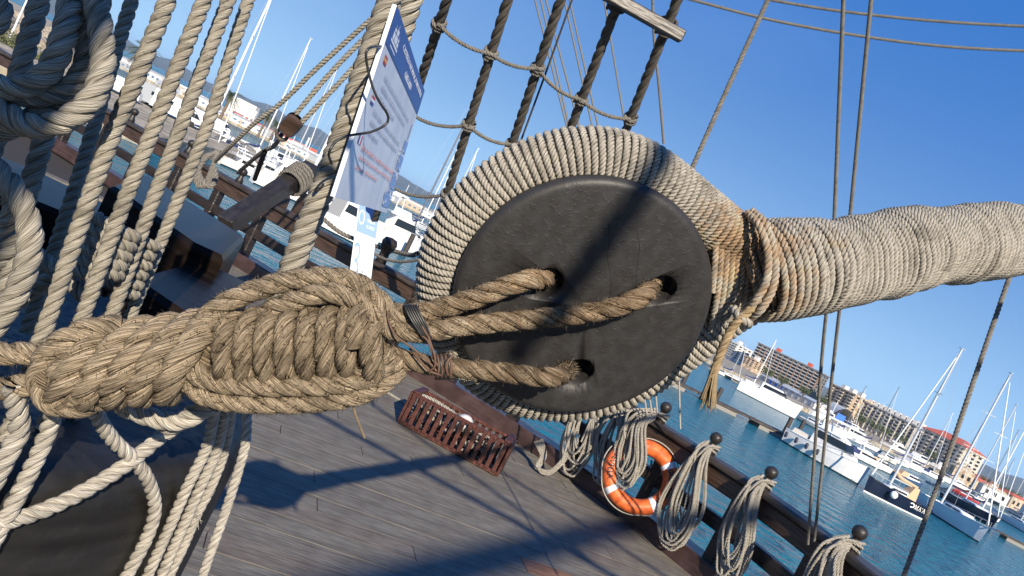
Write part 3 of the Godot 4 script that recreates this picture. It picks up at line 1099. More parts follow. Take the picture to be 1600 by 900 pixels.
func build_rail() -> void:
	var root := thing("ship_rail", "dark brown timber rail with posts and ball-headed pins round the deck edge", "railing", Vector3.ZERO)
	var b := Buf.new()
	sweep(b, rail, rect(0.2, 0.855, 0.92, 0.015))
	inst("cap_rail", b.mesh(), M.rail_cap, root)
	b = Buf.new()
	sweep(b, rail, rect(0.13, 0.70, 0.852, 0.01))
	inst("rail_beam", b.mesh(), M.rail_timber, root)
	b = Buf.new()
	sweep(b, rail, rect(0.09, 0.40, 0.52, 0.01))
	inst("middle_rail", b.mesh(), M.rail_dark, root)
	b = Buf.new()
	sweep(b, rail, rect(0.26, -0.03, 0.17, 0.015))
	inst("waterway_timber", b.mesh(), M.sill, root)
	var post := boxm(Vector3(0.12, 0.72, 0.12), 0.012)
	for k in range(3, rail.size() - 3, 7):
		var t := rail_dir(k)
		inst("post", post, M.rail_dark, root, Transform3D(Basis(t, Vector3.UP, t.cross(Vector3.UP)), rail[k] + Vector3.UP * 0.45))
	var ball := Buf.new()
	var prof := [Vector2(0.0, -0.03), Vector2(0.05, -0.03), Vector2(0.05, 0.03), Vector2(0.034, 0.06), Vector2(0.03, 0.09)]
	for k in 9:
		var an := -PI / 2 + 0.55 + (PI - 0.55) * k / 8.0
		prof.append(Vector2(0.055 * cos(an) * (1.0 + 0.03 * sin(an * 3.0)), 0.140 + 0.055 * sin(an)))
	lathe(ball, prof, Transform3D(), 20)
	var bm := ball.mesh()
	for q in [[1328, 838], [1196, 742], [1118, 696], [1040, 650], [988, 628], [935, 600], [377, 268], [300, 232], [205, 185]]:
		var k := rail_near(q[0], q[1], 1.06)
		knob_at.append(k)
		inst("pin_head", bm, M.knob, root, Transform3D(Basis(), rail[k] + Vector3.UP * 0.925))
	# bollard-like timber heads at the left of the sign post
	var head := Buf.new()
	var hp := [Vector2(0.0, -0.02), Vector2(0.07, -0.02), Vector2(0.06, 0.06), Vector2(0.055, 0.12), Vector2(0.085, 0.19), Vector2(0.095, 0.25), Vector2(0.07, 0.30), Vector2(0.0, 0.315)]
	lathe(head, hp, Transform3D(), 18)
	var k0 := rail_near(598, 410, 1.0)
	inst("timber_head", head.mesh(), M.rail_dark, root, Transform3D(Basis(), rail[k0] + Vector3.UP * 0.92))
	for q in [[432, 322, 0.36], [470, 338, 0.30]]:
		var k := rail_near(q[0], q[1], 0.95)
		var t := rail_dir(k)
		var hb := Buf.new()
		var pts := [Vector2(-0.14, 0), Vector2(0.14, 0), Vector2(0.13, 0.12), Vector2(0.08, 0.20), Vector2(0.09, q[2] - 0.06), Vector2(0.03, q[2]), Vector2(-0.08, q[2]), Vector2(-0.13, q[2] * 0.6)]
		var f := []
		var g := []
		var nr := t.cross(Vector3.UP)
		for p in pts:
			f.append(rail[k] + t * p.x + Vector3.UP * (0.915 + p.y) - nr * 0.07)
			g.append(rail[k] + t * p.x + Vector3.UP * (0.915 + p.y) + nr * 0.07)
		hb.face(f)
		var gr := g.duplicate()
		gr.reverse()
		hb.face(gr)
		for j in pts.size():
			var j2 := (j + 1) % pts.size()
			hb.face([f[j2], f[j], g[j], g[j2]])
		inst("timber_head", hb.mesh(), M.rail_timber, root)

func coil(k: int, loops: int, label: String, drop := 0.72, wide := 0.15, out := 0.0) -> void:
	var t := rail_dir(k)
	var inward := -t.cross(Vector3.UP)
	var side := cam.position - rail[k]
	if inward.dot(Vector3(side.x, 0, side.z)) < 0.0:
		inward = -inward
	var root := thing("rope_coil", label, "rope coil", rail[k], 0.0, "rope coils hung on the rail pins")
	var o := inward * (0.13 + out)
	var b := Buf.new()
	for l in loops:
		var w := wide * rng.randf_range(0.35, 1.0)
		var h := drop * rng.randf_range(0.78, 1.05)
		var f := 0.01 + 0.006 * l * rng.randf_range(0.6, 1.2)
		var skew := 0.17 + rng.randf_range(-0.06, 0.06)
		var n := o + inward * f
		var top := 0.96 + rng.randf_range(-0.03, 0.05)
		var c := [Vector3.UP * top + o * 0.4 + t * 0.03, n + t * (w * 0.45 + skew * 0.3) + Vector3.UP * (top - h * 0.22), n + t * (w + skew * 0.7) + Vector3.UP * (top - h * 0.68), n + t * (w * 0.55 + skew) + Vector3.UP * (top - h * 0.95), n + t * skew + Vector3.UP * (top - h), n + t * (-w * 0.55 + skew) + Vector3.UP * (top - h * 0.94), n + t * (-w + skew * 0.7) + Vector3.UP * (top - h * 0.66), n + t * (-w * 0.4 + skew * 0.3) + Vector3.UP * (top - h * 0.2), Vector3.UP * (top + 0.01) + o * 0.3 - t * 0.03]
		rope(b, smooth(c, 0.016), 0.0125, 6.0, 3, 3)
	inst("hanging_loops", b.mesh(), M.rope_coil, root)
	var tb := Buf.new()
	for l in 3:
		var c := []
		for a in 9:
			var fi := TAU * a / 8.0 + l
			c.append(Vector3.UP * (0.95 + l * 0.021 + 0.02 * sin(fi + l)) + t * (0.062 + 0.004 * l) * cos(fi) + inward * (0.064 * sin(fi) + 0.01))
		rope(tb, smooth(c, 0.016), 0.0125, 6.0, 3, 3)
	# the bight that is pulled through and hung over the pin
	rope(tb, smooth([Vector3.UP * 1.0 - t * 0.05 + o * 0.3, o * 1.35 - t * 0.02 + Vector3.UP * 0.93, o * 1.6 + t * 0.05 + Vector3.UP * 0.80, o * 1.55 + t * 0.10 + Vector3.UP * 0.70, o * 1.5 + t * 0.03 + Vector3.UP * 0.82, o * 1.2 + t * 0.05 + Vector3.UP * 0.97, Vector3.UP * 1.01 + t * 0.05], 0.016), 0.0125, 6.0, 3, 3)
	inst("pin_turns", tb.mesh(), M.rope_coil, root)

func build_rail_gear() -> void:
	coil(knob_at[0], 18, "grey rope coil on the rail pin nearest the bottom right corner", 0.7, 0.17)
	coil(knob_at[1], 15, "pale rope coil hung on the second rail pin from the right", 0.8, 0.16)
	coil(knob_at[2], 17, "large pale rope coil on the rail right of the orange lifebuoy", 0.85, 0.18)
	coil(knob_at[3], 18, "rope coil hanging in front of the orange lifebuoy", 0.66, 0.15, 0.2)
	coil(knob_at[4], 14, "rope coil on the rail just left of the lifebuoy, under the deadeye", 0.80, 0.16)
	coil(knob_at[5], 14, "rope coil on the rail between deadeye and brown crate", 0.88, 0.16)
	# loose falls on the deck edge
	var lb := Buf.new()
	rope(lb, smooth([G(1018, 720, 0.55), G(1012, 770, 0.2), G(1008, 815, 0.012), G(1022, 832, 0.012), G(1040, 835, 0.012)], 0.016), 0.011, 5.0, 3, 3)
	tag(inst("rope_end", lb.mesh(), M.rope_coil, self), "rope end trailing from the coil over the lifebuoy to the deck", "rope")
	# slack lashings low on the waterway, left of the lifebuoy
	lb = Buf.new()
	for k in 5:
		rope(lb, smooth([P(835 + k * 3.0, 690 - k, 7.3), P(845 + k * 2.0, 712, 7.28), P(838 + k, 728 + k * 1.6, 7.25), P(858, 735 + k * 1.5, 7.22), P(878, 718 + k * 2.0, 7.2), P(886, 708 + k * 2.0, 7.25)], 0.016), 0.011, 5.0, 3, 3)
	tag(inst("rope_bundle", lb.mesh(), M.rope_coil, self), "bundle of slack pale rope lying on the waterway right of the crate", "rope")
	# lifebuoy leaning against the rail
	var k := rail_near(1000, 745, 0.3)
	var t := rail_dir(k)
	var c := P(1000, 744, 7.0)
	var out := (cam.position - c)
	out.y = 0.0
	out = (out.normalized() * 0.85 + Vector3.UP * 0.32).normalized()
	var sx := (t - out * t.dot(out)).normalized()
	if cam.transform.basis.x.dot(sx) < 0.0:
		sx = -sx
	var sy := out.cross(sx)
	var buoy := thing("lifebuoy", "orange lifebuoy with pale bands leaning against the ship's rail", "lifebuoy", c)
	buoy.basis = Basis(sx, sy, out)
	var ring := func(r1: float, r2: float, a0: float, a1: float, n: int) -> ArrayMesh:
		var rb := Buf.new()
		var m := 20
		for a in n + 1:
			var fi: float = lerp(a0, a1, float(a) / n)
			var e := Vector3(cos(fi), sin(fi), 0)
			for j in m + 1:
				var ps := TAU * j / m
				var nn := e * cos(ps) + Vector3(0, 0, 1) * sin(ps) * 0.8
				rb.add(e * r1 + (e * cos(ps) + Vector3(0, 0, 1) * sin(ps) * 0.82) * r2, nn.normalized(), Vector2(float(a) / n, float(j) / m), Color.WHITE)
		for a in n:
			for j in m:
				var o := a * (m + 1) + j
				rb.tri(o, o + 1, o + m + 1)
				rb.tri(o + 1, o + m + 2, o + m + 1)
		return rb.mesh()
	var body := inst("ring", ring.call(0.268, 0.070, 0.0, TAU, 64), M.orange, buoy)
	for a in [1.05, 2.65, 4.31, 5.85]:
		inst("reflective_band", ring.call(0.268, 0.0715, a - 0.09, a + 0.09, 6), M.reflect, body)
	var gl := Buf.new()
	for q in 4:
		var a0 := 0.70 + 1.57 * q
		var cc := []
		for j in 7:
			var fi := a0 + 1.57 * j / 6.0
			var sag := 0.338 + 0.02 * sin(PI * j / 6.0)
			cc.append(Vector3(cos(fi), sin(fi), 0) * sag + Vector3(0, 0, 0.01))
		tube(gl, smooth(cc, 0.03), 0.006, -1.0, 6)
	inst("grab_line", gl.mesh(), M.rope_white, buoy)
	lettering_arc(body, "SEVILLA", 0.268, 3.18, 3.92, 0.05, 0.058)
	lettering_arc(body, "GALEON ANDALUCIA", 0.268, 0.86, -0.26, 0.046, 0.058)
	build_crate()

func lettering_arc(parent: Node3D, text: String, rad: float, a0: float, a1: float, size: float, z: float) -> void:
	var font := SystemFont.new()
	font.font_names = PackedStringArray(["Droid Sans"])
	font.font_weight = 700
	for k in text.length():
		if text[k] == " ":
			continue
		var tm := TextMesh.new()
		tm.text = text[k]
		tm.font = font
		tm.font_size = 32
		tm.pixel_size = size / 24.0
		tm.depth = 0.002
		var fi: float = lerp(a0, a1, float(k) / (text.length() - 1))
		# the letters' heads point inwards where the arc runs counter-clockwise, else outwards
		var up := Vector3(cos(fi), sin(fi), 0)
		var way := 1.0 if a1 > a0 else -1.0
		var bs := Basis(Vector3(-sin(fi), cos(fi), 0) * way, up * -way, Vector3(0, 0, 1))
		inst("letter", tm, M.black, parent, Transform3D(bs, up * rad + Vector3(0, 0, z)))

func build_crate() -> void:
	var a := G(622, 661, 0.004)
	var c := G(773, 744, 0.004)
	var long := a.distance_to(c)
	var x := (c - a).normalized()
	var z := x.cross(Vector3.UP).normalized()
	if z.dot(cam.position - a) < 0.0:
		z = -z
	# local: x along the front, z towards the viewer, origin at the front left foot
	var root := thing("slatted_crate", "red-brown slatted wooden crate with rope inside standing by the rail", "crate", a)
	root.basis = Basis(x, Vector3.UP, x.cross(Vector3.UP))
	var s := 1.0 if x.cross(Vector3.UP).dot(z) > 0.0 else -1.0
	var h := 0.30
	var dep := 0.26
	var slat := boxm(Vector3(0.036, h - 0.03, 0.016), 0.003)
	for side in [0, 1]:
		var zz: float = -s * dep * side
		inst("rail_board", boxm(Vector3(long, 0.03, 0.022), 0.003), M.crate, root, Transform3D(Basis(), Vector3(long * 0.5, h - 0.015, zz - s * 0.012)))
		inst("rail_board", boxm(Vector3(long, 0.035, 0.022), 0.003), M.crate, root, Transform3D(Basis(), Vector3(long * 0.5, 0.02, zz - s * 0.012)))
		var n := 14
		for k in n:
			inst("slat", slat, M.crate, root, Transform3D(Basis(), Vector3(0.03 + (long - 0.06) * k / (n - 1), h * 0.5 + 0.012, zz + (s * 0.008 if side == 0 else -s * 0.032))))
	for e in [0.0, 1.0]:
		inst("end_panel", boxm(Vector3(0.022, h - 0.01, dep), 0.003), M.crate, root, Transform3D(Basis(), Vector3(long * e + (0.011 if e == 0.0 else -0.011) * -1.0, h * 0.5, -s * (dep * 0.5 + 0.012))))
		inst("top_board", boxm(Vector3(0.06, 0.016, dep + 0.05), 0.003), M.crate, root, Transform3D(Basis(), Vector3(long * e + (0.03 if e == 0.0 else -0.03), h + 0.009, -s * (dep * 0.5 + 0.012))))
	inst("bottom", boxm(Vector3(long - 0.05, 0.02, dep - 0.03), 0.003), M.rail_dark, root, Transform3D(Basis(), Vector3(long * 0.5, 0.012, -s * (dep * 0.5 + 0.012))))
	var back := Vector3(0, 0, -s * 0.14)
	# what lies inside: white rope, black hose, a float
	var inside := thing("crate_rope", "heap of white rope lying inside the slatted crate", "rope", a)
	inside.basis = root.basis
	var rb := Buf.new()
	for k in 9:
		var cc := []
		var cx := rng.randf_range(0.15, long - 0.2)
		var cy := rng.randf_range(0.06, 0.22)
		for j in 11:
			var fi := TAU * j / 10.0
			cc.append(Vector3(cx + (0.07 + 0.06 * rng.randf()) * cos(fi), cy + 0.03 * sin(fi * 2.0 + k), -s * (0.14 + 0.085 * sin(fi))))
		rope(rb, smooth(cc, 0.02), 0.014, 5.0, 3, 3)
	rope(rb, smooth([Vector3(0.06, 0.285, -s * 0.10), Vector3(0.2, 0.29, -s * 0.12), Vector3(0.4, 0.27, -s * 0.10), Vector3(0.46, 0.2, -s * 0.1)], 0.02), 0.018, 5.0, 3, 3)
	inst("heap", rb.mesh(), M.rope_white, inside)
	var fl := Buf.new()
	lathe(fl, [Vector2(0, -0.1), Vector2(0.05, -0.09), Vector2(0.075, -0.03), Vector2(0.075, 0.03), Vector2(0.05, 0.09), Vector2(0, 0.1)], Transform3D(Basis(Vector3(0, 0, 1), -0.5) * Basis(Vector3(1, 0, 0), PI / 2 * 0.7), Vector3(long * 0.52, 0.235, -s * 0.14)), 20)
	var fn := inst("white_float", fl.mesh(), M.white_paint, self, Transform3D(root.basis, a))
	tag(fn, "white oval float resting on top of the rope in the crate", "float")
	var hs := Buf.new()
	for k in 3:
		var cc := []
		for j in 13:
			var fi := TAU * j / 12.0
			cc.append(Vector3(0.2 + 0.02 * k + 0.085 * cos(fi), 0.13 + 0.085 * sin(fi), -s * (0.05 + 0.022 * k)))
		tube(hs, smooth(cc, 0.02), 0.009, -1.0, 8)
	tag(inst("black_hose", hs.mesh(), M.wire, self, Transform3D(root.basis, a)), "black hose coil standing at the left end inside the crate", "hose")
	# thin white rope lying on the deck towards the crate
	var tb := Buf.new()
	rope(tb, smooth([G(560, 588, 0.012), G(600, 610, 0.012), G(625, 625, 0.012), G(648, 640, 0.012)], 0.02), 0.014, 5.0, 3, 3)
	tag(inst("deck_line", tb.mesh(), M.rope_white, self), "thin white rope lying on the deck behind the crate's left end", "rope")

# ------------------------------------------------------------------ left foreground: drum, timbers and falls
func build_left() -> void:
	var dr := thing("bitt_drum", "big dark rounded timber drum at the lower left with ropes hanging over it", "drum", DRUM)
	var b := Buf.new()
	lathe(b, [Vector2(0.0, -0.01), Vector2(DRUM_R + 0.05, -0.01), Vector2(DRUM_R + 0.05, 0.12), Vector2(DRUM_R, 0.16), Vector2(DRUM_R - 0.006, 0.7), Vector2(DRUM_R, 1.24), Vector2(DRUM_R - 0.015, 1.285), Vector2(DRUM_R - 0.05, 1.30), Vector2(0.0, 1.30)], Transform3D(), 96)
	inst("drum_body", b.mesh(), M.drum_timber, dr)
	var timb := func(px: Array, y: float, h: float, called: String, label: String):
		var pts := []
		for q in px:
			pts.append(G(q[0], q[1], y))
		var bb := Buf.new()
		prism(bb, pts, y - h, y, 0.012)
		tag(inst(called, bb.mesh(), M.dark_timber, self), label, "timber")
	timb.call([[172, 288], [226, 270], [384, 370], [352, 402], [300, 378]], 1.45, 0.13, "timber_head_block", "dark glossy timber block with smooth top behind the pale ropes, the upper one")
	timb.call([[203, 431], [312, 404], [400, 447], [302, 498]], 1.40, 0.10, "timber_head_block", "dark glossy timber block with wide blue-reflecting top just above the rope knot")
	timb.call([[-120, 195], [62, 268], [216, 343], [188, 368], [20, 300], [-120, 240]], 1.34, 1.0, "pin_rail_timber", "dark broad timber behind the left ropes with water showing past it")
	# pillars under the blocks
	var pb := Buf.new()
	for q in [[250, 380, 1.32, 0.10], [280, 470, 1.30, 0.09]]:
		var g := G(q[0], q[1], q[2])
		cbox(pb, Vector3(q[3], 1.3, q[3]), Transform3D(Basis(), Vector3(g.x - 0.02, 0.66, g.z - 0.08)), 0.01)
	tag(inst("bitt_posts", pb.mesh(), M.dark_timber, self), "dark square posts carrying the two glossy timber blocks", "post")
	# big falls running up out of the picture
	var falls := [
		["pale thick fall rope, leftmost of the four running up the sky", [[275, -40, 0.98], [262, 0, 0.98], [222, 100, 0.98], [180, 200, 0.98], [150, 280, 0.98], [122, 360, 0.98], [96, 435, 0.98], [64, 530, 0.98], [22, 650, 0.98], [0, 720, 0.98]], 0.0112, "rope_grey"],
		["pale fall rope second of the four running up the sky", [[335, -40, 1.05], [319, 0, 1.05], [276, 108, 1.05], [240, 200, 1.05], [204, 290, 1.05], [160, 408, 1.05], [124, 510, 1.05], [90, 600, 1.05], [60, 690, 1.05], [0, 850, 1.05]], 0.0108, "rope_grey"],
		["fall rope third of the four running up the sky", [[372, -40, 1.12], [357, 0, 1.12], [322, 92, 1.12], [284, 194, 1.12], [245, 296, 1.12], [208, 400, 1.12], [170, 505, 1.12], [130, 610, 1.12], [60, 800, 1.12]], 0.0105, "rope_grey"],
		["rightmost of the four fall ropes running up the sky at the left", [[404, -40, 1.2], [388, 0, 1.2], [358, 92, 1.2], [326, 190, 1.2], [286, 292, 1.2], [240, 405, 1.2], [205, 490, 1.2], [170, 580, 1.2], [110, 760, 1.2]], 0.0100, "rope_grey"],
		["fall rope between the hanging bights and the pale falls", [[225, -60, 1.25], [206, 0, 1.25], [172, 110, 1.25], [140, 220, 1.25], [112, 310, 1.25], [80, 405, 1.25], [40, 520, 1.25]], 0.0115, "rope_grey"],
		["thick rope at the top left in front of the breakwater rocks", [[78, -60, 1.1], [62, 0, 1.1], [45, 60, 1.1], [28, 120, 1.1], [0, 200, 1.1], [-40, 300, 1.1]], 0.0145, "rope_grey"],
		["thick rope going down below the hanging bights", [[84, 160, 1.15], [66, 225, 1.15], [44, 300, 1.15], [20, 380, 1.15], [-10, 470, 1.15]], 0.0150, "rope_grey"],
	]
	var lint := Buf.new()
	for f in falls:
		fibres(lint, smooth(PP(f[1]), 0.02), f[2], 1500, 0.006, 0.00018)
		var n := rope_node("fall_rope", PP(f[1]), f[2], M[f[3]], self, 4.4, 6, 0.4)
		tag(n, f[0], "rope")
	# bights of a big coil hanging at the top left
	var bights := [
		["big rope bight of the top left coil lying innermost", [[112, -80, 0.93], [110, 0, 0.92], [102, 50, 0.905], [80, 105, 0.90], [44, 134, 0.895], [0, 136, 0.895], [-60, 120, 0.9]], 0.0150],
		["rope bight of the top left coil crossing under the inner one", [[118, -60, 0.94], [122, 0, 0.94], [132, 50, 0.935], [132, 100, 0.93], [104, 140, 0.92], [56, 152, 0.91], [6, 146, 0.91], [-60, 150, 0.91]], 0.0130],
		["outer rope bight of the top left coil bulging right", [[142, -60, 0.92], [148, 0, 0.92], [158, 50, 0.915], [160, 110, 0.91], [140, 160, 0.90], [92, 192, 0.895], [44, 196, 0.895], [8, 176, 0.895], [-40, 145, 0.90]], 0.0150],
		["lowest rope bight of the top left coil", [[152, -60, 0.96], [155, 60, 0.96], [152, 130, 0.955], [130, 175, 0.945], [84, 178, 0.93], [34, 190, 0.92], [-10, 205, 0.92], [-60, 190, 0.92]], 0.0150],
		["rope bight at the left edge hanging beside the dark timber", [[-60, 225, 0.9], [-10, 262, 0.9], [28, 305, 0.9], [46, 355, 0.9], [44, 405, 0.9], [24, 460, 0.9], [-30, 540, 0.9]], 0.0145],
		["short inner bight at the left edge under the bigger one", [[-40, 300, 0.92], [6, 290, 0.92], [18, 320, 0.92], [8, 352, 0.92], [-30, 372, 0.92]], 0.0110],
		["rope bight at the lower left edge coming from behind the knot", [[-40, 440, 0.93], [10, 395, 0.93], [24, 380, 0.935], [16, 430, 0.94], [-10, 500, 0.94], [-50, 580, 0.94]], 0.0140],
		["thin rope slanting down behind the left ropes", [[40, 385, 1.1], [66, 405, 1.1], [95, 428, 1.1], [140, 470, 1.1]], 0.0120],
		["rope passing low behind the first fall at left", [[-20, 520, 1.0], [40, 462, 1.0], [85, 435, 1.0], [105, 432, 1.0]], 0.0110],
		["top left corner rope at the very edge", [[-20, -20, 0.9], [4, 10, 0.9], [-4, 40, 0.9], [-40, 60, 0.9]], 0.0110],
	]
	for f in bights:
		var n := rope_node("rope_bight", PP(f[1]), f[2], M.rope_grey, self, 4.6, 6, 0.45)
		tag(n, f[0], "rope")
	var ln := inst("rope_lint", lint.mesh(), M.fibre_grey, self)
	ln.set_meta("kind", "stuff")
	tag(ln, "fine loose fibres standing off the pale falls at the left", "fibres")
	# the post behind the viewer
	var mast := thing("wooden_post", "thick dark wooden post standing behind the viewer", "post", Vector3(-0.26, 0, 1.55))
	var mb := Buf.new()
	lathe(mb, [Vector2(0.34, -0.02), Vector2(0.34, 0.2), Vector2(0.30, 0.24), Vector2(0.29, 3.0), Vector2(0.28, 4.7), Vector2(0.0, 4.75)], Transform3D(), 32)
	inst("spar", mb.mesh(), M.rail_timber, mast)
	# frapping turns round the lower ends of the falls
	var w1 := Buf.new()
	rope(w1, resample(coil_turns(P(182, 352, 1.09), P(146, 428, 1.09), 0.026, 0.029, 5.2, 0.9, 0.4), 0.006), 0.0105, 4.6, 3, 6)
	tag(inst("frapping_turns", w1.mesh(), M.rope_grey, self), "stack of pale round turns behind the second fall rope", "rope")
	var w2 := Buf.new()
	rope(w2, resample(coil_turns(P(226, 372, 1.16), P(186, 462, 1.16), 0.018, 0.02, 6.0, 0.9, 0.4), 0.006), 0.0088, 4.6, 3, 6)
	tag(inst("frapping_turns", w2.mesh(), M.rope_grey, self), "narrow stack of round turns behind the third fall rope", "rope")
	# ropes thrown over the drum
	var over := [
		["white rope sweeping across the front of the dark drum", [[-60, 838], [0, 818], [60, 800], [130, 768], [200, 724], [262, 674], [300, 650]], 0.0105],
		["white rope bending down the drum and out at the bottom edge", [[146, 640], [172, 682], [206, 716], [232, 752], [242, 798], [226, 848], [196, 905], [180, 950]], 0.0098],
		["leftmost of three white ropes hanging together down the drum", [[338, 630], [322, 700], [292, 762], [262, 830], [226, 910], [205, 960]], 0.0088],
		["middle of three white ropes hanging together down the drum", [[352, 640], [338, 705], [310, 768], [282, 832], [250, 905], [230, 960]], 0.0088],
		["right one of three white ropes hanging together, with a burst strand", [[362, 640], [350, 705], [328, 764], [306, 806], [288, 850], [262, 905], [245, 950]], 0.0088],
		["short rope coming from under the knot at the far left edge", [[18, 600], [30, 668], [12, 710], [-30, 790]], 0.0120],
		["pale rope hanging under the knot left of the drum's lit patch", [[96, 600], [78, 665], [60, 710], [20, 790], [-40, 900]], 0.0105],
	]
	for f in over:
		var pts := []
		for q in f[1]:
			pts.append(drum_at(q[0], q[1], f[2] * (1.0 if q[1] > 650 else 2.5)))
		tag(rope_node("drum_rope", pts, f[2], M.rope_white, self, 4.8, 5, 0.3), f[0], "rope")
	var more := [
		["slack pale rope sagging under the knot from left to right", [[185, 632, 0.93], [235, 652, 0.93], [285, 658, 0.93], [330, 632, 0.93]], 0.0120],
		["grey rope crossing under the knot towards the white sweep", [[262, 674, 0.955], [290, 652, 0.94], [335, 622, 0.93], [360, 600, 0.93]], 0.0110],
		["white rope hanging straight down right of the drum", [[386, 640, 1.08], [384, 690, 1.08], [374, 730, 1.08], [352, 800, 1.08], [326, 872, 1.08], [300, 950, 1.08]], 0.0072],
	]
	for f in more:
		tag(rope_node("drum_rope", PP(f[1]), f[2], M.rope_white, self, 4.8, 5, 0.3), f[0], "rope")
	var tuft := Buf.new()
	for k in 26:
		var base := drum_at(306 + rng.randf_range(-6, 6), 806 + rng.randf_range(-8, 8), 0.014)
		var e := base + Vector3(rng.randf_range(-0.006, 0.012), rng.randf_range(-0.016, 0.006), rng.randf_range(0.0, 0.01))
		rod(tuft, base, e, 0.0007, 0.0003, 4)
	tag(inst("burst_yarns", tuft.mesh(), M.rope_white, self), "burst white yarns sticking out of the rope on the drum", "yarn")

# ------------------------------------------------------------------ rigging
var shrouds := []

func shroud_at(k: int, py: float) -> Vector3:
	var a: Vector3 = shrouds[k][0]
	var c: Vector3 = shrouds[k][1]
	var lo := 0.0
	var hi := 1.0
	for j in 40:
		var m := (lo + hi) * 0.5
		if to_px(a.lerp(c, m)).y < py:
			lo = m
		else:
			hi = m
	return a.lerp(c, lo)

func sagging(a: Vector3, c: Vector3, sag: float) -> Array:
	return [a, a.lerp(c, 0.25) + Vector3.DOWN * sag * 0.75, a.lerp(c, 0.5) + Vector3.DOWN * sag, a.lerp(c, 0.75) + Vector3.DOWN * sag * 0.75, c]

func build_rigging() -> void:
	var where := ["just right of the sign, highest ratline on it", "second from the sign, running down left of the deadeye", "third from the sign", "fourth from the sign, ending behind the deadeye", "rightmost, tied to the wooden batten end"]
	var ends := [[[718, -60], [566, 402]], [[812, -60], [640, 490]], [[896, -60], [718, 470]], [[990, -60], [790, 470]], [[1082, -60], [872, 470]]]
	for k in 5:
		var a := P(ends[k][0][0], ends[k][0][1], 5.3)
		var c := P(ends[k][1][0], ends[k][1][1], 8.8 if k == 0 else 8.4)
		shrouds.append([a, c])
		var b := Buf.new()
		rope(b, resample(PackedVector3Array([a + (a - c) * 0.25, c]), 0.03), 0.039, 8.5, 3, 6, Color.WHITE, 0.4)
		tag(inst("shroud", b.mesh(), M.rope_tarred, self), "dark tarred shroud rope, " + where[k], "shroud", "shrouds with ratlines")
	var rows := [
		["upper ratline tied across all five shrouds", [[0, 38], [1, 84], [2, 107], [3, 156], [4, 186]]],
		["middle ratline from behind the sign to the third shroud", [[0, 176], [1, 196], [2, 226]]],
		["lower ratline between sign and the second shroud", [[0, 284], [1, 304]]],
		["lowest ratline behind the narrow white banner", [[0, 384], [1, 402]]],
	]
	for row in rows:
		var b := Buf.new()
		var q: Array = row[1]
		for k in q.size() - 1:
			var a := shroud_at(q[k][0], q[k][1])
			var c := shroud_at(q[k + 1][0], q[k + 1][1])
			var toward := (cam.position - a).normalized() * 0.045
			rope(b, smooth(sagging(a + toward, c + toward, a.distance_to(c) * 0.09), 0.02), 0.0165, 5.0, 3, 4)
		var root := thing("ratline", "grey rope " + row[0], "ratline", Vector3.ZERO, 0.0, "ratlines on the shrouds")
		inst("line", b.mesh(), M.rope_thin, root)
		for e in q:
			var s: Array = shrouds[e[0]]
			var dir: Vector3 = (s[1] - s[0]).normalized()
			var p := shroud_at(e[0], e[1])
			var h := Buf.new()
			rope(h, resample(coil_turns(p - dir * 0.035, p + dir * 0.035, 0.046, 0.046, 2.4, 1.0, rng.randf() * 6.0), 0.02), 0.0165, 5.0, 3, 4)
			inst("hitch", h.mesh(), M.rope_thin, root)
	# wooden batten lashed to the two right shrouds
	var ba := P(925, -22, 5.42)
	var bc := P(1067, 58, 5.52)
	var bb := Buf.new()
	beam(bb, ba, bc, 0.07, 0.085, 0.008)
	var bat := thing("shroud_batten", "weathered wooden batten lashed across the two right shrouds at the top", "batten", Vector3.ZERO)
	inst("bar", bb.mesh(), M.rail_cap, bat)
	for e in [[3, 4], [4, 42]]:
		var p := shroud_at(e[0], e[1])
		var lb := Buf.new()
		var dir: Vector3 = (shrouds[e[0]][1] - shrouds[e[0]][0]).normalized()
		rope(lb, resample(coil_turns(p - dir * 0.06, p + dir * 0.06, 0.062, 0.062, 5.0, 1.0, 0.4), 0.02), 0.011, 5.0, 3, 4)
		inst("lashing", lb.mesh(), M.rope_tarred, bat)
	# single lines
	var lines := [
		["halyard pair, left line, rising from the last coil past the stay", [[1262, 850, 5.1], [1284, 560, 4.4], [1299, 420, 4.1], [1304, 330, 4.0], [1319, -30, 3.6]], 0.0105, "rope_thin"],
		["halyard pair, right line, rising from the last coil past the stay", [[1272, 845, 5.1], [1303, 560, 4.4], [1318, 430, 4.1], [1330, 320, 4.0], [1364, -30, 3.6]], 0.0105, "rope_thin"],
		["thick dark line at the right crossing the moored sailing boats", [[1395, 950, 2.7], [1412, 900, 2.7], [1470, 745, 2.7], [1530, 570, 2.7], [1580, 425, 2.7], [1640, 250, 2.7]], 0.0088, "rope_thin"],
		["grey line slanting up from the top of the deadeye", [[1060, 310, 2.6], [1088, 248, 2.6], [1145, 120, 2.6], [1200, 0, 2.6], [1225, -55, 2.6]], 0.0088, "rope_thin"],
		["upper of two slack ropes across the top right corner", [[1150, -12, 4.2], [1205, 0, 4.2], [1310, 17, 4.2], [1450, 32, 4.2], [1600, 41, 4.2], [1760, 44, 4.2]], 0.0085, "rope_thin"],
		["lower of two slack ropes across the top right corner", [[1040, -12, 4.2], [1090, 2, 4.2], [1200, 30, 4.2], [1330, 54, 4.2], [1470, 72, 4.2], [1620, 80, 4.2], [1760, 80, 4.2]], 0.0085, "rope_thin"],
		["thin dark line crossing left of the third shroud", [[905, -30, 6.5], [890, 10, 6.5], [856, 105, 6.6], [812, 225, 6.8]], 0.0095, "rope_dark"],
		["thin dark line above the deadeye's top, right of the batten", [[1019, -30, 6.0], [1022, 60, 6.1], [1030, 140, 6.2], [1037, 225, 6.3]], 0.0115, "rope_thin"],
	]
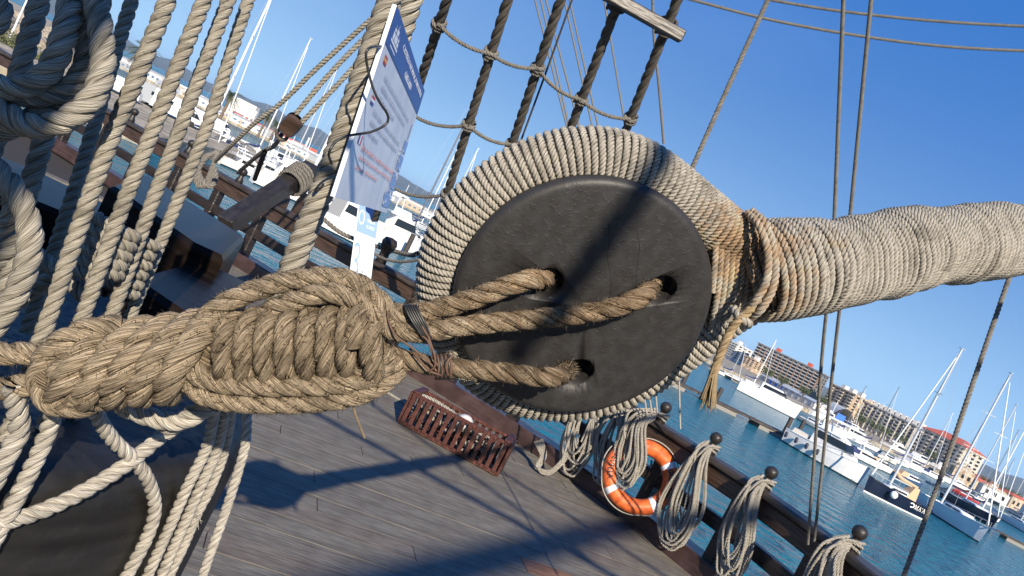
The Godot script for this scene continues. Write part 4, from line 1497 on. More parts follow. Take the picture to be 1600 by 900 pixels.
	for f in lines:
		tag(rope_node("rigging_line", PP(f[1]), f[2], M[f[3]], self, 5.0, 4, 0.3), f[0], "line")
	var thin := [
		["first thin pale line between the second and third shroud", [836, 0], [890, 215]], ["second thin pale line between the second and third shroud", [845, 0], [893, 215]], ["thin pale line touching the third shroud's right side", [853, 0], [903, 190]],
		["thin pale line rising left of the fourth shroud's foot", [882, 0], [927, 205]], ["thin pale line next to the fourth shroud's foot", [890, 0], [936, 205]], ["thin pale line between the fourth and fifth shroud", [944, 0], [980, 215]]]
	for f in thin:
		var b := Buf.new()
		var a := P(f[1][0], f[1][1], 9.0)
		var c := P(f[2][0], f[2][1], 9.0)
		tube(b, PackedVector3Array([a + (a - c) * 0.2, c, c + (c - a) * 0.3]), 0.0105, -1.0, 6)
		tag(inst("thin_line", b.mesh(), M.rope_thin, self), f[0], "line", "thin running lines behind the shrouds")
	# falls from coils under the deadeye up behind it
	var ups := [["first thin fall under the deadeye rim", [1012, 655], [1002, 590]], ["second thin fall under the deadeye rim", [1019, 650], [1010, 585]], ["third thin fall under the deadeye rim", [1027, 645], [1022, 585]], ["single thin fall right of the lifebuoy's coil", [1063, 670], [1060, 560]], ["first pale fall over the left coil", [878, 720], [905, 640]], ["second pale fall over the left coil", [908, 690], [930, 640]]]
	for f in ups:
		var b := Buf.new()
		var a := P(f[1][0], f[1][1], 6.9)
		var c := P(f[2][0], f[2][1], 6.8)
		tube(b, PackedVector3Array([a, c, c + (c - a) * 1.2]), 0.0085, -1.0, 6)
		tag(inst("thin_line", b.mesh(), M.rope_coil, self), f[0], "line", "falls made fast to the rail pins")
	# tackle at the upper left: block and three falls
	var tk := [
		["upper dark and white fall of the tackle above the pulley block", [[604, 8, 6.6], [500, 102, 6.9], [440, 160, 7.1], [398, 192, 7.3], [362, 226, 7.6], [336, 252, 8.0]], 0.028],
		["middle fall of the tackle leading to the pulley block", [[594, 35, 6.6], [520, 110, 6.7], [462, 178, 6.8]], 0.028],
		["lower fall of the tackle leading to the pulley block", [[585, 70, 6.6], [520, 140, 6.7], [468, 195, 6.8]], 0.028]]
	for f in tk:
		var b := Buf.new()
		var path := smooth(PP(f[1]), 0.03)
		rope(b, path, f[2] * 0.85, 5.0, 3, 4, Color.WHITE, 0.2)
		tag(inst("tackle_fall", b.mesh(), M.rope_grey, self), f[0], "rope")
	var blk := thing("pulley_block", "dark wooden pulley block hanging on the tackle at the upper left", "pulley", P(455, 195, 6.8))
	var dir := (P(470, 180, 6.75) - P(440, 212, 6.85)).normalized()
	var vw := (cam.position - blk.position).normalized()
	var sx := dir.cross(vw).normalized()
	blk.basis = Basis(sx, dir, sx.cross(dir)).scaled_local(Vector3.ONE * 1.2)
	var cheek := Buf.new()
	for s in [-1.0, 1.0]:
		var pts := []
		for j in 16:
			var fi := TAU * j / 16.0
			pts.append(Vector3(0.068 * sign(cos(fi)) * pow(abs(cos(fi)), 0.6), 0.085 * sign(sin(fi)) * pow(abs(sin(fi)), 0.6), 0.0))
		for j in 16:
			var p: Vector3 = pts[j]
			var q: Vector3 = pts[(j + 1) % 16]
			var z0: float = s * 0.02
			var z1: float = s * 0.052
			var f := [p + Vector3(0, 0, z0), q + Vector3(0, 0, z0), q * 0.86 + Vector3(0, 0, z1), p * 0.86 + Vector3(0, 0, z1)]
			var g := [Vector3(0, 0, z1), p * 0.86 + Vector3(0, 0, z1), q * 0.86 + Vector3(0, 0, z1)]
			if s < 0.0:
				f.reverse(); g.reverse()
			cheek.face(f); cheek.face(g)
	inst("cheeks", cheek.mesh(), M.rail_timber, blk)
	var shv := Buf.new()
	lathe(shv, [Vector2(0, -0.018), Vector2(0.07, -0.018), Vector2(0.055, 0), Vector2(0.07, 0.018), Vector2(0, 0.018)], Transform3D(Basis(Vector3(1, 0, 0), PI / 2), Vector3.ZERO), 20)
	inst("sheave", shv.mesh(), M.wire, blk)
	var st := Buf.new()
	tube(st, smooth([Vector3(-0.03, -0.07, 0), Vector3(-0.04, -0.12, 0), Vector3(0, -0.15, 0), Vector3(0.04, -0.12, 0), Vector3(0.03, -0.07, 0)], 0.01), 0.014, -1.0, 8)
	inst("strop", st.mesh(), M.rope_tarred, blk)
	tag(rope_node("tackle_tail", PP([[440, 210, 6.9], [428, 228, 7.1], [412, 236, 7.3], [392, 252, 7.7], [372, 270, 8.4]]), 0.022, M.rope_thin, self, 5.0, 4), "rope tail leading down from the pulley block to the rail pin", "rope")
	tag(rope_node("tackle_tail", PP([[414, 236, 7.2], [406, 258, 7.6], [398, 280, 8.4]]), 0.025, M.rope_dark, self, 5.0, 4), "dark rope end hanging below the pulley block", "rope")
	# rope loops hung on the left rail
	var lp := Buf.new()
	for k in 5:
		rope(lp, smooth(PP([[338, 238, 8.6], [322 - k * 4, 248 + k, 8.5], [306 + k * 3, 272 + k * 3, 8.4], [310 + k * 5, 292, 8.4], [322 + k * 4, 284 - k * 2, 8.45], [334, 256, 8.5], [340, 240, 8.6]]), 0.03), 0.028, 5.0, 3, 4)
	tag(inst("rope_coil", lp.mesh(), M.rope_thin, self), "grey rope loops slung over the rail left of the ball-headed pin", "rope coil")
	# slanting dark timbers at the left rail
	var cat := thing("slanting_timber", "dark square slanting timber with rope lashing above the left rail", "timber", Vector3.ZERO)
	var cb := Buf.new()
	beam(cb, P(350, 352, 6.6), P(486, 264, 7.6), 0.15, 0.15, 0.012)
	inst("timber", cb.mesh(), M.knob, cat)
	var cl := Buf.new()
	rope(cl, resample(coil_turns(P(452, 288, 7.3), P(474, 272, 7.5), 0.125, 0.125, 5.0, 1.0), 0.03), 0.018, 5.0, 3, 4)
	inst("lashing", cl.mesh(), M.rope_thin, cat)
	var cd := Buf.new()
	beam(cd, P(462, 300, 7.7), P(494, 262, 7.8), 0.13, 0.13, 0.012)
	tag(inst("slanting_timber", cd.mesh(), M.knob, self), "short dark timber end beside the rope-lashed slanting one", "timber")
	# mooring rope behind the rail
	tag(rope_node("mooring_rope", PP([[505, 342, 10.5], [530, 362, 10.5], [556, 374, 10.5], [600, 388, 10.5], [640, 398, 10.0], [652, 396, 9.6]]), 0.032, M.rope_thin, self, 5.0, 4), "slack mooring rope hanging behind the rail under the sign", "rope")

# lines of the rigging overhead and behind the viewer, whose shadows fall on disc and deck
func build_overhead() -> void:
	var to_sun := Vector3(0.79, 1.78, 3.32).normalized()
	var run := func(label: String, a: Vector3, c: Vector3, s: float, r: float):
		var p := a + to_sun * s
		var q := c + to_sun * s
		var b := Buf.new()
		rope(b, PackedVector3Array([p + (p - q) * 0.7, q + (q - p) * 0.7]), r, 6.0, 3, 4)
		tag(inst("overhead_line", b.mesh(), M.rope_tarred, self), label, "line")
	run.call("tarred line overhead behind the viewer, nearest the deadeye", P(990, 290, 0.9), P(885, 445, 0.9), 2.6, 0.017)
	run.call("tarred line high behind the viewer, first of the upper set", G(575, 690, 0.0), G(960, 900, 0.0), 7.5, 0.028)
	run.call("tarred line high behind the viewer, second of the upper set", G(650, 680, 0.0), G(900, 860, 0.0), 9.0, 0.022)
	run.call("tarred line high behind the viewer, third of the upper set", G(820, 760, 0.0), G(1040, 900, 0.0), 8.0, 0.02)
	var y := Buf.new()
	var a := G(690, 893, 0.0) + to_sun * 17.0
	var c := G(1000, 815, 0.0) + to_sun * 17.0
	rod(y, a + (a - c) * 0.5, c + (c - a) * 0.3, 0.11, 0.09, 14)
	tag(inst("yard", y.mesh(), M.rail_timber, self), "wooden yard high overhead behind the viewer", "yard")

# ------------------------------------------------------------------ the sign
func sheet(px: Array, d: float) -> Array:      # four corners TL TR BR BL of a flat panel: depths that make it a parallelogram
	var r := []
	for q in px:
		r.append(P(q[0], q[1], 1.0) - cam.position)
	var m := Basis(r[0], -r[1], r[2])
	var s: Vector3 = m.inverse() * (r[3] * d)
	return [cam.position + r[0] * s.x, cam.position + r[1] * s.y, cam.position + r[2] * s.z, cam.position + r[3] * d]

func write(parent: Node3D, text: String, at: Vector3, right: Vector3, up: Vector3, width: float, height: float, m: Material, serif := true) -> void:
	var font := SystemFont.new()
	font.font_names = PackedStringArray(["Droid Serif" if serif else "Droid Sans"])
	var tm := TextMesh.new()
	tm.text = text
	tm.font = font
	tm.font_size = 32
	tm.pixel_size = 0.01
	tm.depth = 0.004
	tm.horizontal_alignment = HORIZONTAL_ALIGNMENT_LEFT
	var box := tm.get_aabb()
	var sx: float = width / max(box.size.x, 0.001)
	var sy: float = height / max(box.size.y, 0.001)
	var n := right.cross(up).normalized()
	var bs := Basis(right * sx, up * sy, n * 0.1)
	inst("lettering", tm, m, parent, Transform3D(bs, at - right * (box.position.x * sx) - up * (box.position.y * sy)))

func quad(b: Buf, o: Vector3, right: Vector3, up: Vector3, n: Vector3, x0: float, y0: float, x1: float, y1: float, lift: float) -> void:
	b.face([o + right * x0 + up * y0 + n * lift, o + right * x1 + up * y0 + n * lift, o + right * x1 + up * y1 + n * lift, o + right * x0 + up * y1 + n * lift])

func build_sign() -> void:
	var c := sheet([[620, 8], [663, 142], [604, 333], [523, 308]], 2.4)
	var o: Vector3 = c[3]
	var right: Vector3 = (c[2] - c[3])
	var up: Vector3 = (c[0] - c[3])
	var W := right.length()
	var H := up.length()
	right = right / W
	up = up / H
	var n := right.cross(up).normalized()
	var root := thing("information_sign", "white information sign with blue header and text in three languages, lashed to a thick rope", "sign", o)
	var z := Vector3.ZERO
	var b := Buf.new()
	var t := n * -0.014
	var f := [z, right * W, right * W + up * H, up * H]
	b.face(f)
	b.face([f[3] + t, f[2] + t, f[1] + t, f[0] + t])
	for k in 4:
		b.face([f[(k + 1) % 4], f[k], f[k] + t, f[(k + 1) % 4] + t])
	var panel := inst("panel", b.mesh(), M.sign_white, root)
	b = Buf.new()
	quad(b, z, right, up, n, 0.0, H * 0.80, W, H, 0.002)
	inst("header", b.mesh(), M.sign_blue, panel)
	var lift := n * 0.004
	write(panel, "CASTILLO DE PROA, FORECASTLE", lift + right * W * 0.25 + up * H * 0.905, right, up, W * 0.68, H * 0.042, M.print_white)
	write(panel, "GAILLARD", lift + right * W * 0.42 + up * H * 0.83, right, up, W * 0.20, H * 0.040, M.print_white)
	# the ship emblem: sails, masts and hull in white
	b = Buf.new()
	for q in [[0.05, 0.845, 0.18, 0.86], [0.06, 0.865, 0.09, 0.90], [0.095, 0.865, 0.14, 0.905], [0.145, 0.865, 0.17, 0.89], [0.065, 0.905, 0.09, 0.925], [0.10, 0.91, 0.135, 0.94], [0.147, 0.895, 0.167, 0.91], [0.112, 0.945, 0.118, 0.965], [0.075, 0.928, 0.079, 0.945], [0.156, 0.912, 0.159, 0.93], [0.06, 0.82, 0.165, 0.828]]:
		quad(b, z, right, up, n, W * q[0], H * q[1], W * q[2], H * q[3], 0.003)
	inst("ship_emblem", b.mesh(), M.print_white, panel)
	var text := [
		[0.665, "Palo trinquete de 24 metros de altura y vela", 0.80], [0.61, "cabestante de maniobra, con anclas de popa", 0.72], [0.555, "1.900 kg de hierro fundido", 0.42],
		[0.47, "Fore mast, 24 metres high with its sail,", 0.74], [0.415, "capstan, both for handling the anchors of", 0.74], [0.36, "1,900 kg each", 0.24]]
	for q in text:
		write(panel, q[1], lift + right * W * 0.12 + up * H * q[0], right, up, W * q[2] * 0.86, H * 0.026, M.print_blue)
	for q in [[0.275, "Mât de misaine à 24 mètres de hauteur et voile", 0.80], [0.22, "cabestan de manoeuvre, ancre d'ancien premier", 0.80], [0.165, "tonne de 1.900 kg chacune", 0.46]]:
		write(panel, q[1], lift + right * W * 0.12 + up * H * q[0], right, up, W * q[2] * 0.86, H * 0.026, M.print_red)
	# little flags
	var flag := func(y: float, cols: Array, upright: bool):
		for k in 3:
			var fb := Buf.new()
			if upright:
				quad(fb, z, right, up, n, W * (0.05 + 0.016 * k), H * y, W * (0.05 + 0.016 * (k + 1)), H * (y + 0.045), 0.002)
			else:
				quad(fb, z, right, up, n, W * 0.05, H * (y + 0.015 * k), W * 0.098, H * (y + 0.015 * (k + 1)), 0.002)
			inst("flag", fb.mesh(), cols[k], panel)
	flag.call(0.72, [M.flag_red, M.flag_yellow, M.flag_red], false)
	flag.call(0.50, [M.flag_blue, M.print_white, M.flag_red], false)
	flag.call(0.29, [M.flag_blue, M.print_white, M.flag_red], true)
	# ship drawing at the right edge in pale blue lines
	var ob := Buf.new()
	for q in [[0.80, 0.04, 0.99, 0.10], [0.78, 0.10, 0.98, 0.14], [0.84, 0.18, 0.99, 0.30], [0.86, 0.33, 0.99, 0.44], [0.82, 0.15, 0.985, 0.165], [0.88, 0.47, 0.985, 0.56], [0.93, 0.58, 0.95, 0.70]]:
		quad(ob, z, right, up, n, W * q[0], H * q[1], W * q[2], H * q[3], 0.0025)
	inst("ship_drawing", ob.mesh(), M.sign_pale, panel)
	ob = Buf.new()
	for k in 26:
		var x0 := rng.randf_range(0.78, 0.95)
		var y0 := rng.randf_range(0.04, 0.50)
		quad(ob, z, right, up, n, W * x0, H * y0, W * (x0 + rng.randf_range(0.006, 0.05)), H * (y0 + rng.randf_range(0.004, 0.03)), 0.004)
	inst("drawing_lines", ob.mesh(), M.print_white, panel).set_meta("kind", "stuff")
	# black cable looped round rope and sign
	tag(_tube("black_cable", PP([[598, 72, 2.52], [580, 74, 2.36], [572, 82, 2.34], [574, 104, 2.36], [582, 135, 2.38], [592, 158, 2.4], [606, 180, 2.44], [603, 194, 2.45], [580, 206, 2.42], [545, 212, 2.38], [524, 222, 2.36], [514, 240, 2.36], [518, 256, 2.5]]), 0.0042, M.wire), "black cable looped over the sign and the thick rope beside it", "cable")
	# the thick rope standing behind the sign
	var rb := Buf.new()
	rope(rb, smooth([P(640, -90, 2.62), P(613, -10, 2.64), P(567, 120, 2.66), P(522, 250, 2.68), P(484, 345, 2.70), P(447, 440, 2.72), P(380, 620, 2.75)], 0.03), 0.045, 4.0, 4, 6, Color.WHITE, 0.35)
	tag(inst("thick_rope", rb.mesh(), M.rope_grey, self), "very thick pale rope running up behind the information sign", "rope")
	var rb2 := Buf.new()
	rope(rb2, smooth([P(672, -90, 4.4), P(641, 0, 4.5), P(622, 60, 4.55), P(590, 140, 4.6)], 0.03), 0.075, 4.0, 4, 6, Color.WHITE, 0.35)
	tag(inst("thick_rope", rb2.mesh(), M.rope_grey, self), "second thick pale rope showing behind the sign's top corner", "rope")
	# narrow banner below
	var e := sheet([[560, 318], [592, 331], [576, 466], [543, 452]], 7.9)
	var bo: Vector3 = e[3]
	var br: Vector3 = e[2] - e[3]
	var bu: Vector3 = e[0] - e[3]
	var bw := br.length()
	var bh := bu.length()
	br = br / bw
	bu = bu / bh
	var bn := br.cross(bu).normalized()
	var ban := thing("narrow_banner", "narrow white banner with blue top and a big blue numeral three under the sign", "banner", bo)
	b = Buf.new()
	t = bn * -0.01
	f = [z, br * bw, br * bw + bu * bh, bu * bh]
	b.face(f)
	b.face([f[3] + t, f[2] + t, f[1] + t, f[0] + t])
	for k in 4:
		b.face([f[(k + 1) % 4], f[k], f[k] + t, f[(k + 1) % 4] + t])
	var board := inst("board", b.mesh(), M.sign_white, ban)
	b = Buf.new()
	quad(b, z, br, bu, bn, bw * 0.06, bh * 0.68, bw, bh, 0.002)
	inst("blue_field", b.mesh(), M.sign_pale, board)
	b = Buf.new()
	for k in 20:
		var a0 := TAU * k / 20.0
		var a1 := TAU * (k + 1) / 20.0
		var p := func(a: float, s: float) -> Vector3: return br * bw * (0.24 + 0.14 * s * cos(a)) + bu * bh * (0.86 + 0.085 * s * sin(a)) + bn * 0.003
		b.face([p.call(a0, 0.8), p.call(a0, 1.0), p.call(a1, 1.0), p.call(a1, 0.8)])
	inst("ring_mark", b.mesh(), M.print_white, board)
	var bl := bn * 0.003
	write(board, "3", bl + br * bw * 0.08 + bu * bh * 0.14, br, bu, bw * 0.30, bh * 0.42, M.sign_pale, false)
	for q in [[0.52, 0.83, "VISITA"], [0.52, 0.76, "EL BARCO"]]:
		write(board, q[2], bl + br * bw * q[0] + bu * bh * q[1], br, bu, bw * 0.36, bh * 0.035, M.print_white, false)
	for q in [[0.50, 0.55, "INICIO"], [0.50, 0.50, "CUBIERTA"], [0.48, 0.44, "CASTILLO"], [0.48, 0.39, "DE PROA"], [0.48, 0.34, "PALOS"], [0.48, 0.25, "SALIDA"], [0.48, 0.20, "POPA"]]:
		write(board, q[2], bl + br * bw * q[0] + bu * bh * q[1], br, bu, bw * 0.38, bh * 0.028, M.print_grey, false)

func _tube(called: String, ctrl: Array, r: float, m: Material) -> MeshInstance3D:
	var b := Buf.new()
	tube(b, smooth(ctrl, r * 3.0), r, -1.0, 8)
	return inst(called, b.mesh(), m, self)

# ------------------------------------------------------------------ water, shores and the marina
func height_to(base: Vector3, py: float) -> float:
	var lo := 0.0
	var hi := 60.0
	for k in 40:
		var m := (lo + hi) * 0.5
		if to_px(base + Vector3.UP * m).y > py:
			lo = m
		else:
			hi = m
	return lo

func hull_mesh(L: float, B: float, F: float, sharp: float, tum := 0.0) -> Array:      # hull, deck, boot stripe in local space: bow at +x, waterline at y 0
	var st := 16
	var rows := []
	for k in st + 1:
		var t := float(k) / st
		var w: float = B * 0.5 * pow(max(0.0, 1.0 - pow(t, sharp)), 0.75) * lerp(0.86, 1.0, clamp(t * 3.0, 0.0, 1.0))
		var sheer: float = F * (0.86 + 0.28 * t * t)
		var rake: float = 0.10 * L * pow(t, 4.0)
		var x := L * (t - 0.5)
		rows.append([Vector3(x - rake * 0.6, -0.35, 0.0), Vector3(x - rake * 0.5, -0.28, w * 0.62), Vector3(x - rake * 0.32, 0.02, w * 0.80), Vector3(x - rake * 0.27, 0.13, w * 0.83), Vector3(x - rake * 0.1, sheer * 0.6, w * (0.95 + tum)), Vector3(x, sheer, w)])
	var hull := Buf.new()
	var stripe := Buf.new()
	var deck := Buf.new()
	for s in [-1.0, 1.0]:
		for k in st:
			for j in 5:
				var q := []
				for e in [[k, j], [k + 1, j], [k + 1, j + 1], [k, j + 1]]:
					var p: Vector3 = rows[e[0]][e[1]]
					q.append(Vector3(p.x, p.y, p.z * s))
				if s < 0.0:
					q.reverse()
				if (q[0] - q[2]).cross(q[1] - q[3]).length() < 1e-6:
					continue
				(stripe if j <= 2 else hull).face(q)
	for k in st:
		var a: Vector3 = rows[k][5]
		var c: Vector3 = rows[k + 1][5]
		var d := -0.05
		deck.face([Vector3(a.x, a.y + d, a.z * 0.985), Vector3(c.x, c.y + d, c.z * 0.985), Vector3(c.x, c.y + d, -c.z * 0.985), Vector3(a.x, a.y + d, -a.z * 0.985)])
	var tr := []
	for j in 6:
		tr.append(rows[0][j])
	for j in range(5, 0, -1):
		var p: Vector3 = rows[0][j]
		tr.append(Vector3(p.x, p.y, -p.z))
	hull.face(tr)
	# rubbing strake
	for s in [-1.0, 1.0]:
		var pth := PackedVector3Array()
		for k in st + 1:
			var p: Vector3 = rows[k][5]
			pth.append(Vector3(p.x, p.y, p.z * s))
		tube(hull, pth, 0.05, -1.0, 5)
	return [hull.mesh(), deck.mesh(), stripe.mesh()]

# tapered block: x0..x1, half width, y0..y1; sl is the forward lean of the front face, sr of the back one
func house(b: Buf, x0: float, x1: float, hw: float, y0: float, y1: float, sl := 0.4, sr := 0.1, inn := 0.88) -> void:
	var f := [Vector3(x0, y0, hw), Vector3(x1, y0, hw * 0.92), Vector3(x1 - sl, y1, hw * 0.92 * inn), Vector3(x0 + sr, y1, hw * inn)]
	var g := []
	for p in f:
		g.append(Vector3(p.x, p.y, -p.z))
	b.face(f)
	b.face([g[3], g[2], g[1], g[0]])
	b.face([f[3], f[2], g[2], g[3]])
	b.face([f[1], g[1], g[2], f[2]])
	b.face([f[0], f[3], g[3], g[0]])

func boat_at(called: String, label: String, s: Array, group: String) -> Array:
	var a := G(s[0], s[1], WATER)
	var c := G(s[2], s[3], WATER)
	var L := a.distance_to(c)
	var root := thing(called, label, "boat", (a + c) * 0.5, 0.0, group)
	var x := (c - a).normalized()
	root.basis = Basis(x, Vector3.UP, x.cross(Vector3.UP))
	return [root, L]

func motor_yacht(label: String, s: Array, o := {}) -> Node3D:
	var r := boat_at("motor_yacht", label, s, "boats moored in the marina")
	var root: Node3D = r[0]
	var L: float = o.get("L", r[1])
	var B: float = o.get("B", clamp(L * 0.30, 2.2, 5.2))
	var F: float = o.get("F", clamp(L * 0.12, 0.8, 2.2))
	var h := hull_mesh(L, B, F, o.get("sharp", 3.2))
	inst("hull", h[0], o.get("hull", M.gel), root)
	inst("boot_stripe", h[2], M.boot, root)
	inst("deck", h[1], o.get("deck", M.gel_cream), root)
	var b := Buf.new()
	var w := Buf.new()
	var hh: float = o.get("cabin", F * 0.95)
	var y0 := F * 0.85
	house(b, -L * 0.20, L * 0.24, B * 0.36, y0, y0 + hh, L * 0.10, L * 0.01)
	house(b, L * 0.20, L * 0.36, B * 0.24, y0, y0 + hh * 0.4, L * 0.06, 0.0)
	house(w, -L * 0.17, L * 0.235, B * 0.362 * 0.975, y0 + hh * 0.45, y0 + hh * 0.86, L * 0.05, L * 0.012, 0.93)
	var cabin := inst("cabin", b.mesh(), o.get("house", M.gel), root)
	inst("window_band", w.mesh(), M.glass_dark, cabin)
	if o.get("fly", false):
		var fb := Buf.new()
		house(fb, -L * 0.30, L * 0.12, B * 0.37, y0 + hh + 0.004, y0 + hh + 0.16, L * 0.04, -0.1, 0.97)
		house(fb, -L * 0.16, L * 0.08, B * 0.31, y0 + hh + 0.15, y0 + hh * 1.42, L * 0.05, 0.05)
		var bridge := inst("flybridge", fb.mesh(), o.get("house", M.gel), root)
		var ar := Buf.new()
		var ay := y0 + hh * 2.0
		for z in [-1.0, 1.0]:
			tube(ar, smooth([Vector3(-L * 0.14, y0 + hh, z * B * 0.30), Vector3(-L * 0.16, y0 + hh * 1.6, z * B * 0.27), Vector3(-L * 0.17, ay, z * B * 0.2)], 0.3), 0.06, -1.0, 6)
		rod(ar, Vector3(-L * 0.17, ay, -B * 0.2), Vector3(-L * 0.17, ay, B * 0.2), 0.06, -1.0, 6)
		rod(ar, Vector3(-L * 0.17, ay, 0), Vector3(-L * 0.17, ay + hh * 0.8, 0), 0.03, -1.0, 5)
		lathe(ar, [Vector2(0, 0), Vector2(0.25, 0.02), Vector2(0.25, 0.16), Vector2(0, 0.22)], Transform3D(Basis(), Vector3(-L * 0.17, ay + 0.05, 0.3)), 10)
		inst("radar_arch", ar.mesh(), M.alloy_white, bridge)
	if o.has("top"):
		var tb := Buf.new()
		house(tb, -L * 0.22, L * 0.02, B * 0.36, y0 + hh * 1.75, y0 + hh * 1.85, 0.1, 0.1, 0.96)
		for x in [-L * 0.2, 0.0]:
			for z in [-1.0, 1.0]:
				rod(tb, Vector3(x, y0 + hh * 0.9, z * B * 0.32), Vector3(x, y0 + hh * 1.78, z * B * 0.33), 0.035, -1.0, 5)
		inst("hard_top", tb.mesh(), o.top, root)
	if o.has("canvas"):
		var cb := Buf.new()
		house(cb, -L * 0.46, -L * 0.18, B * 0.36, y0, y0 + hh * 1.05, 0.05, L * 0.08)
		inst("canvas_cover", cb.mesh(), o.canvas, root)
	else:
		var ck := Buf.new()
		house(ck, -L * 0.44, -L * 0.24, B * 0.34, y0 - 0.02, y0 + hh * 0.28, 0.02, 0.05)
		inst("cockpit_seat", ck.mesh(), M.gel_cream, root)
	_rail(root, L, B, F, 3.2)
	return root

func _rail(root: Node3D, L: float, B: float, F: float, sharp: float) -> void:
	var rb := Buf.new()
	for z in [-1.0, 1.0]:
		var pth := PackedVector3Array()
		for k in 9:
			var t: float = lerp(0.45, 0.985, k / 8.0)
			var p := Vector3(L * (t - 0.5), F * (0.86 + 0.28 * t * t) + 0.55, z * B * 0.5 * pow(max(0.0, 1.0 - pow(t, sharp)), 0.75) * 0.95)
			pth.append(p)
			if k % 2 == 0:
				rod(rb, p - Vector3(0, 0.58, 0), p, 0.018, -1.0, 4)
		tube(rb, pth, 0.022, -1.0, 5)
	inst("guard_rail", rb.mesh(), M.steel, root)

func sail_yacht(label: String, s: Array, o := {}) -> Node3D:
	var r := boat_at("sailing_yacht", label, s, "boats moored in the marina")
	var root: Node3D = r[0]
	var L: float = o.get("L", r[1])
	var B: float = o.get("B", clamp(L * 0.28, 2.0, 4.4))
	var F: float = o.get("F", clamp(L * 0.095, 0.7, 1.5))
	var h := hull_mesh(L, B, F, o.get("sharp", 2.3))
	inst("hull", h[0], o.get("hull", M.gel), root)
	inst("boot_stripe", h[2], o.get("boot", M.boot), root)
	inst("deck", h[1], o.get("deck", M.gel_cream), root)
	var b := Buf.new()
	var w := Buf.new()
	var y0 := F * 0.86
	house(b, -L * 0.12, L * 0.26, B * 0.27, y0, y0 + 0.5, L * 0.12, 0.1)
	house(w, -L * 0.09, L * 0.18, B * 0.272, y0 + 0.2, y0 + 0.38, L * 0.05, 0.1, 0.96)
	var roof := inst("coach_roof", b.mesh(), o.get("house", M.gel), root)
	inst("cabin_window", w.mesh(), M.glass_dark, roof)
	var mt: float = o.get("mast_at", 0.08)
	var foot := Vector3(L * mt, y0 + 0.3, 0)
	var top_y: float = height_to(root.transform * foot, o.get("top", 600.0)) if o.has("top") else L * 1.25
	var mast := foot + Vector3(0, top_y, 0)
	b = Buf.new()
	rod(b, foot - Vector3(0, 0.3, 0), mast, o.get("mast_r", 0.11), o.get("mast_r", 0.11) * 0.75, 8)
	cbox(b, Vector3(0.5, 0.05, 0.3), Transform3D(Basis(), mast), 0.005)
	for k in o.get("spreaders", 2):
		var y: float = foot.y + top_y * (0.42 + 0.26 * k)
		rod(b, Vector3(foot.x, y, -B * 0.26), Vector3(foot.x, y, B * 0.26), 0.035, -1.0, 5)
	inst("mast", b.mesh(), o.get("mast", M.alloy), root)
	b = Buf.new()
	var boom_end := Vector3(L * mt - L * 0.40, y0 + 1.15, 0)
	rod(b, Vector3(L * mt, y0 + 1.15, 0), boom_end, 0.07, -1.0, 6)
	var boom := inst("boom", b.mesh(), M.alloy, root)
	b = Buf.new()
	tube(b, smooth([Vector3(L * mt - 0.05, y0 + 1.75, 0), Vector3(L * mt - L * 0.1, y0 + 1.42, 0), Vector3(L * mt - L * 0.3, y0 + 1.32, 0), boom_end + Vector3(0, 0.12, 0)], 0.4), 0.2, 0.12, 8)
	inst("sail_cover", b.mesh(), o.get("canvas", M.canvas_blue), boom)
	b = Buf.new()
	for e in [Vector3(L * 0.49, F, 0), Vector3(-L * 0.49, F, 0), Vector3(L * mt - 0.2, F, B * 0.45), Vector3(L * mt - 0.2, F, -B * 0.45)]:
		rod(b, mast, e, 0.014, -1.0, 4)
	inst("standing_rigging", b.mesh(), M.steel, root)
	b = Buf.new()
	rod(b, Vector3(L * 0.47, F + 0.4, 0), Vector3(L * 0.47, F + 0.4, 0).lerp(mast, 0.93), 0.075, 0.05, 6)
	inst("furled_jib", b.mesh(), o.get("jib", M.alloy_white), root)
	if o.has("hood"):
		b = Buf.new()
		house(b, -L * 0.24, -L * 0.08, B * 0.30, y0, y0 + 1.25, 0.5, 0.1)
		inst("spray_hood", b.mesh(), o.hood, root)
	if o.get("sprit", false):
		b = Buf.new()
		rod(b, Vector3(L * 0.44, F * 1.1, 0), Vector3(L * 0.60, F * 1.25, 0), 0.06, -1.0, 6)
		inst("bowsprit", b.mesh(), M.alloy, root)
	_rail(root, L, B, F, 2.3)
	return root

func land(called: String, pts: Array, y0: float, y1: float, m: Material) -> Node3D:
	var b := Buf.new()
	prism(b, pts, y0, y1)
	return struct(inst(called, b.mesh(), m, self))

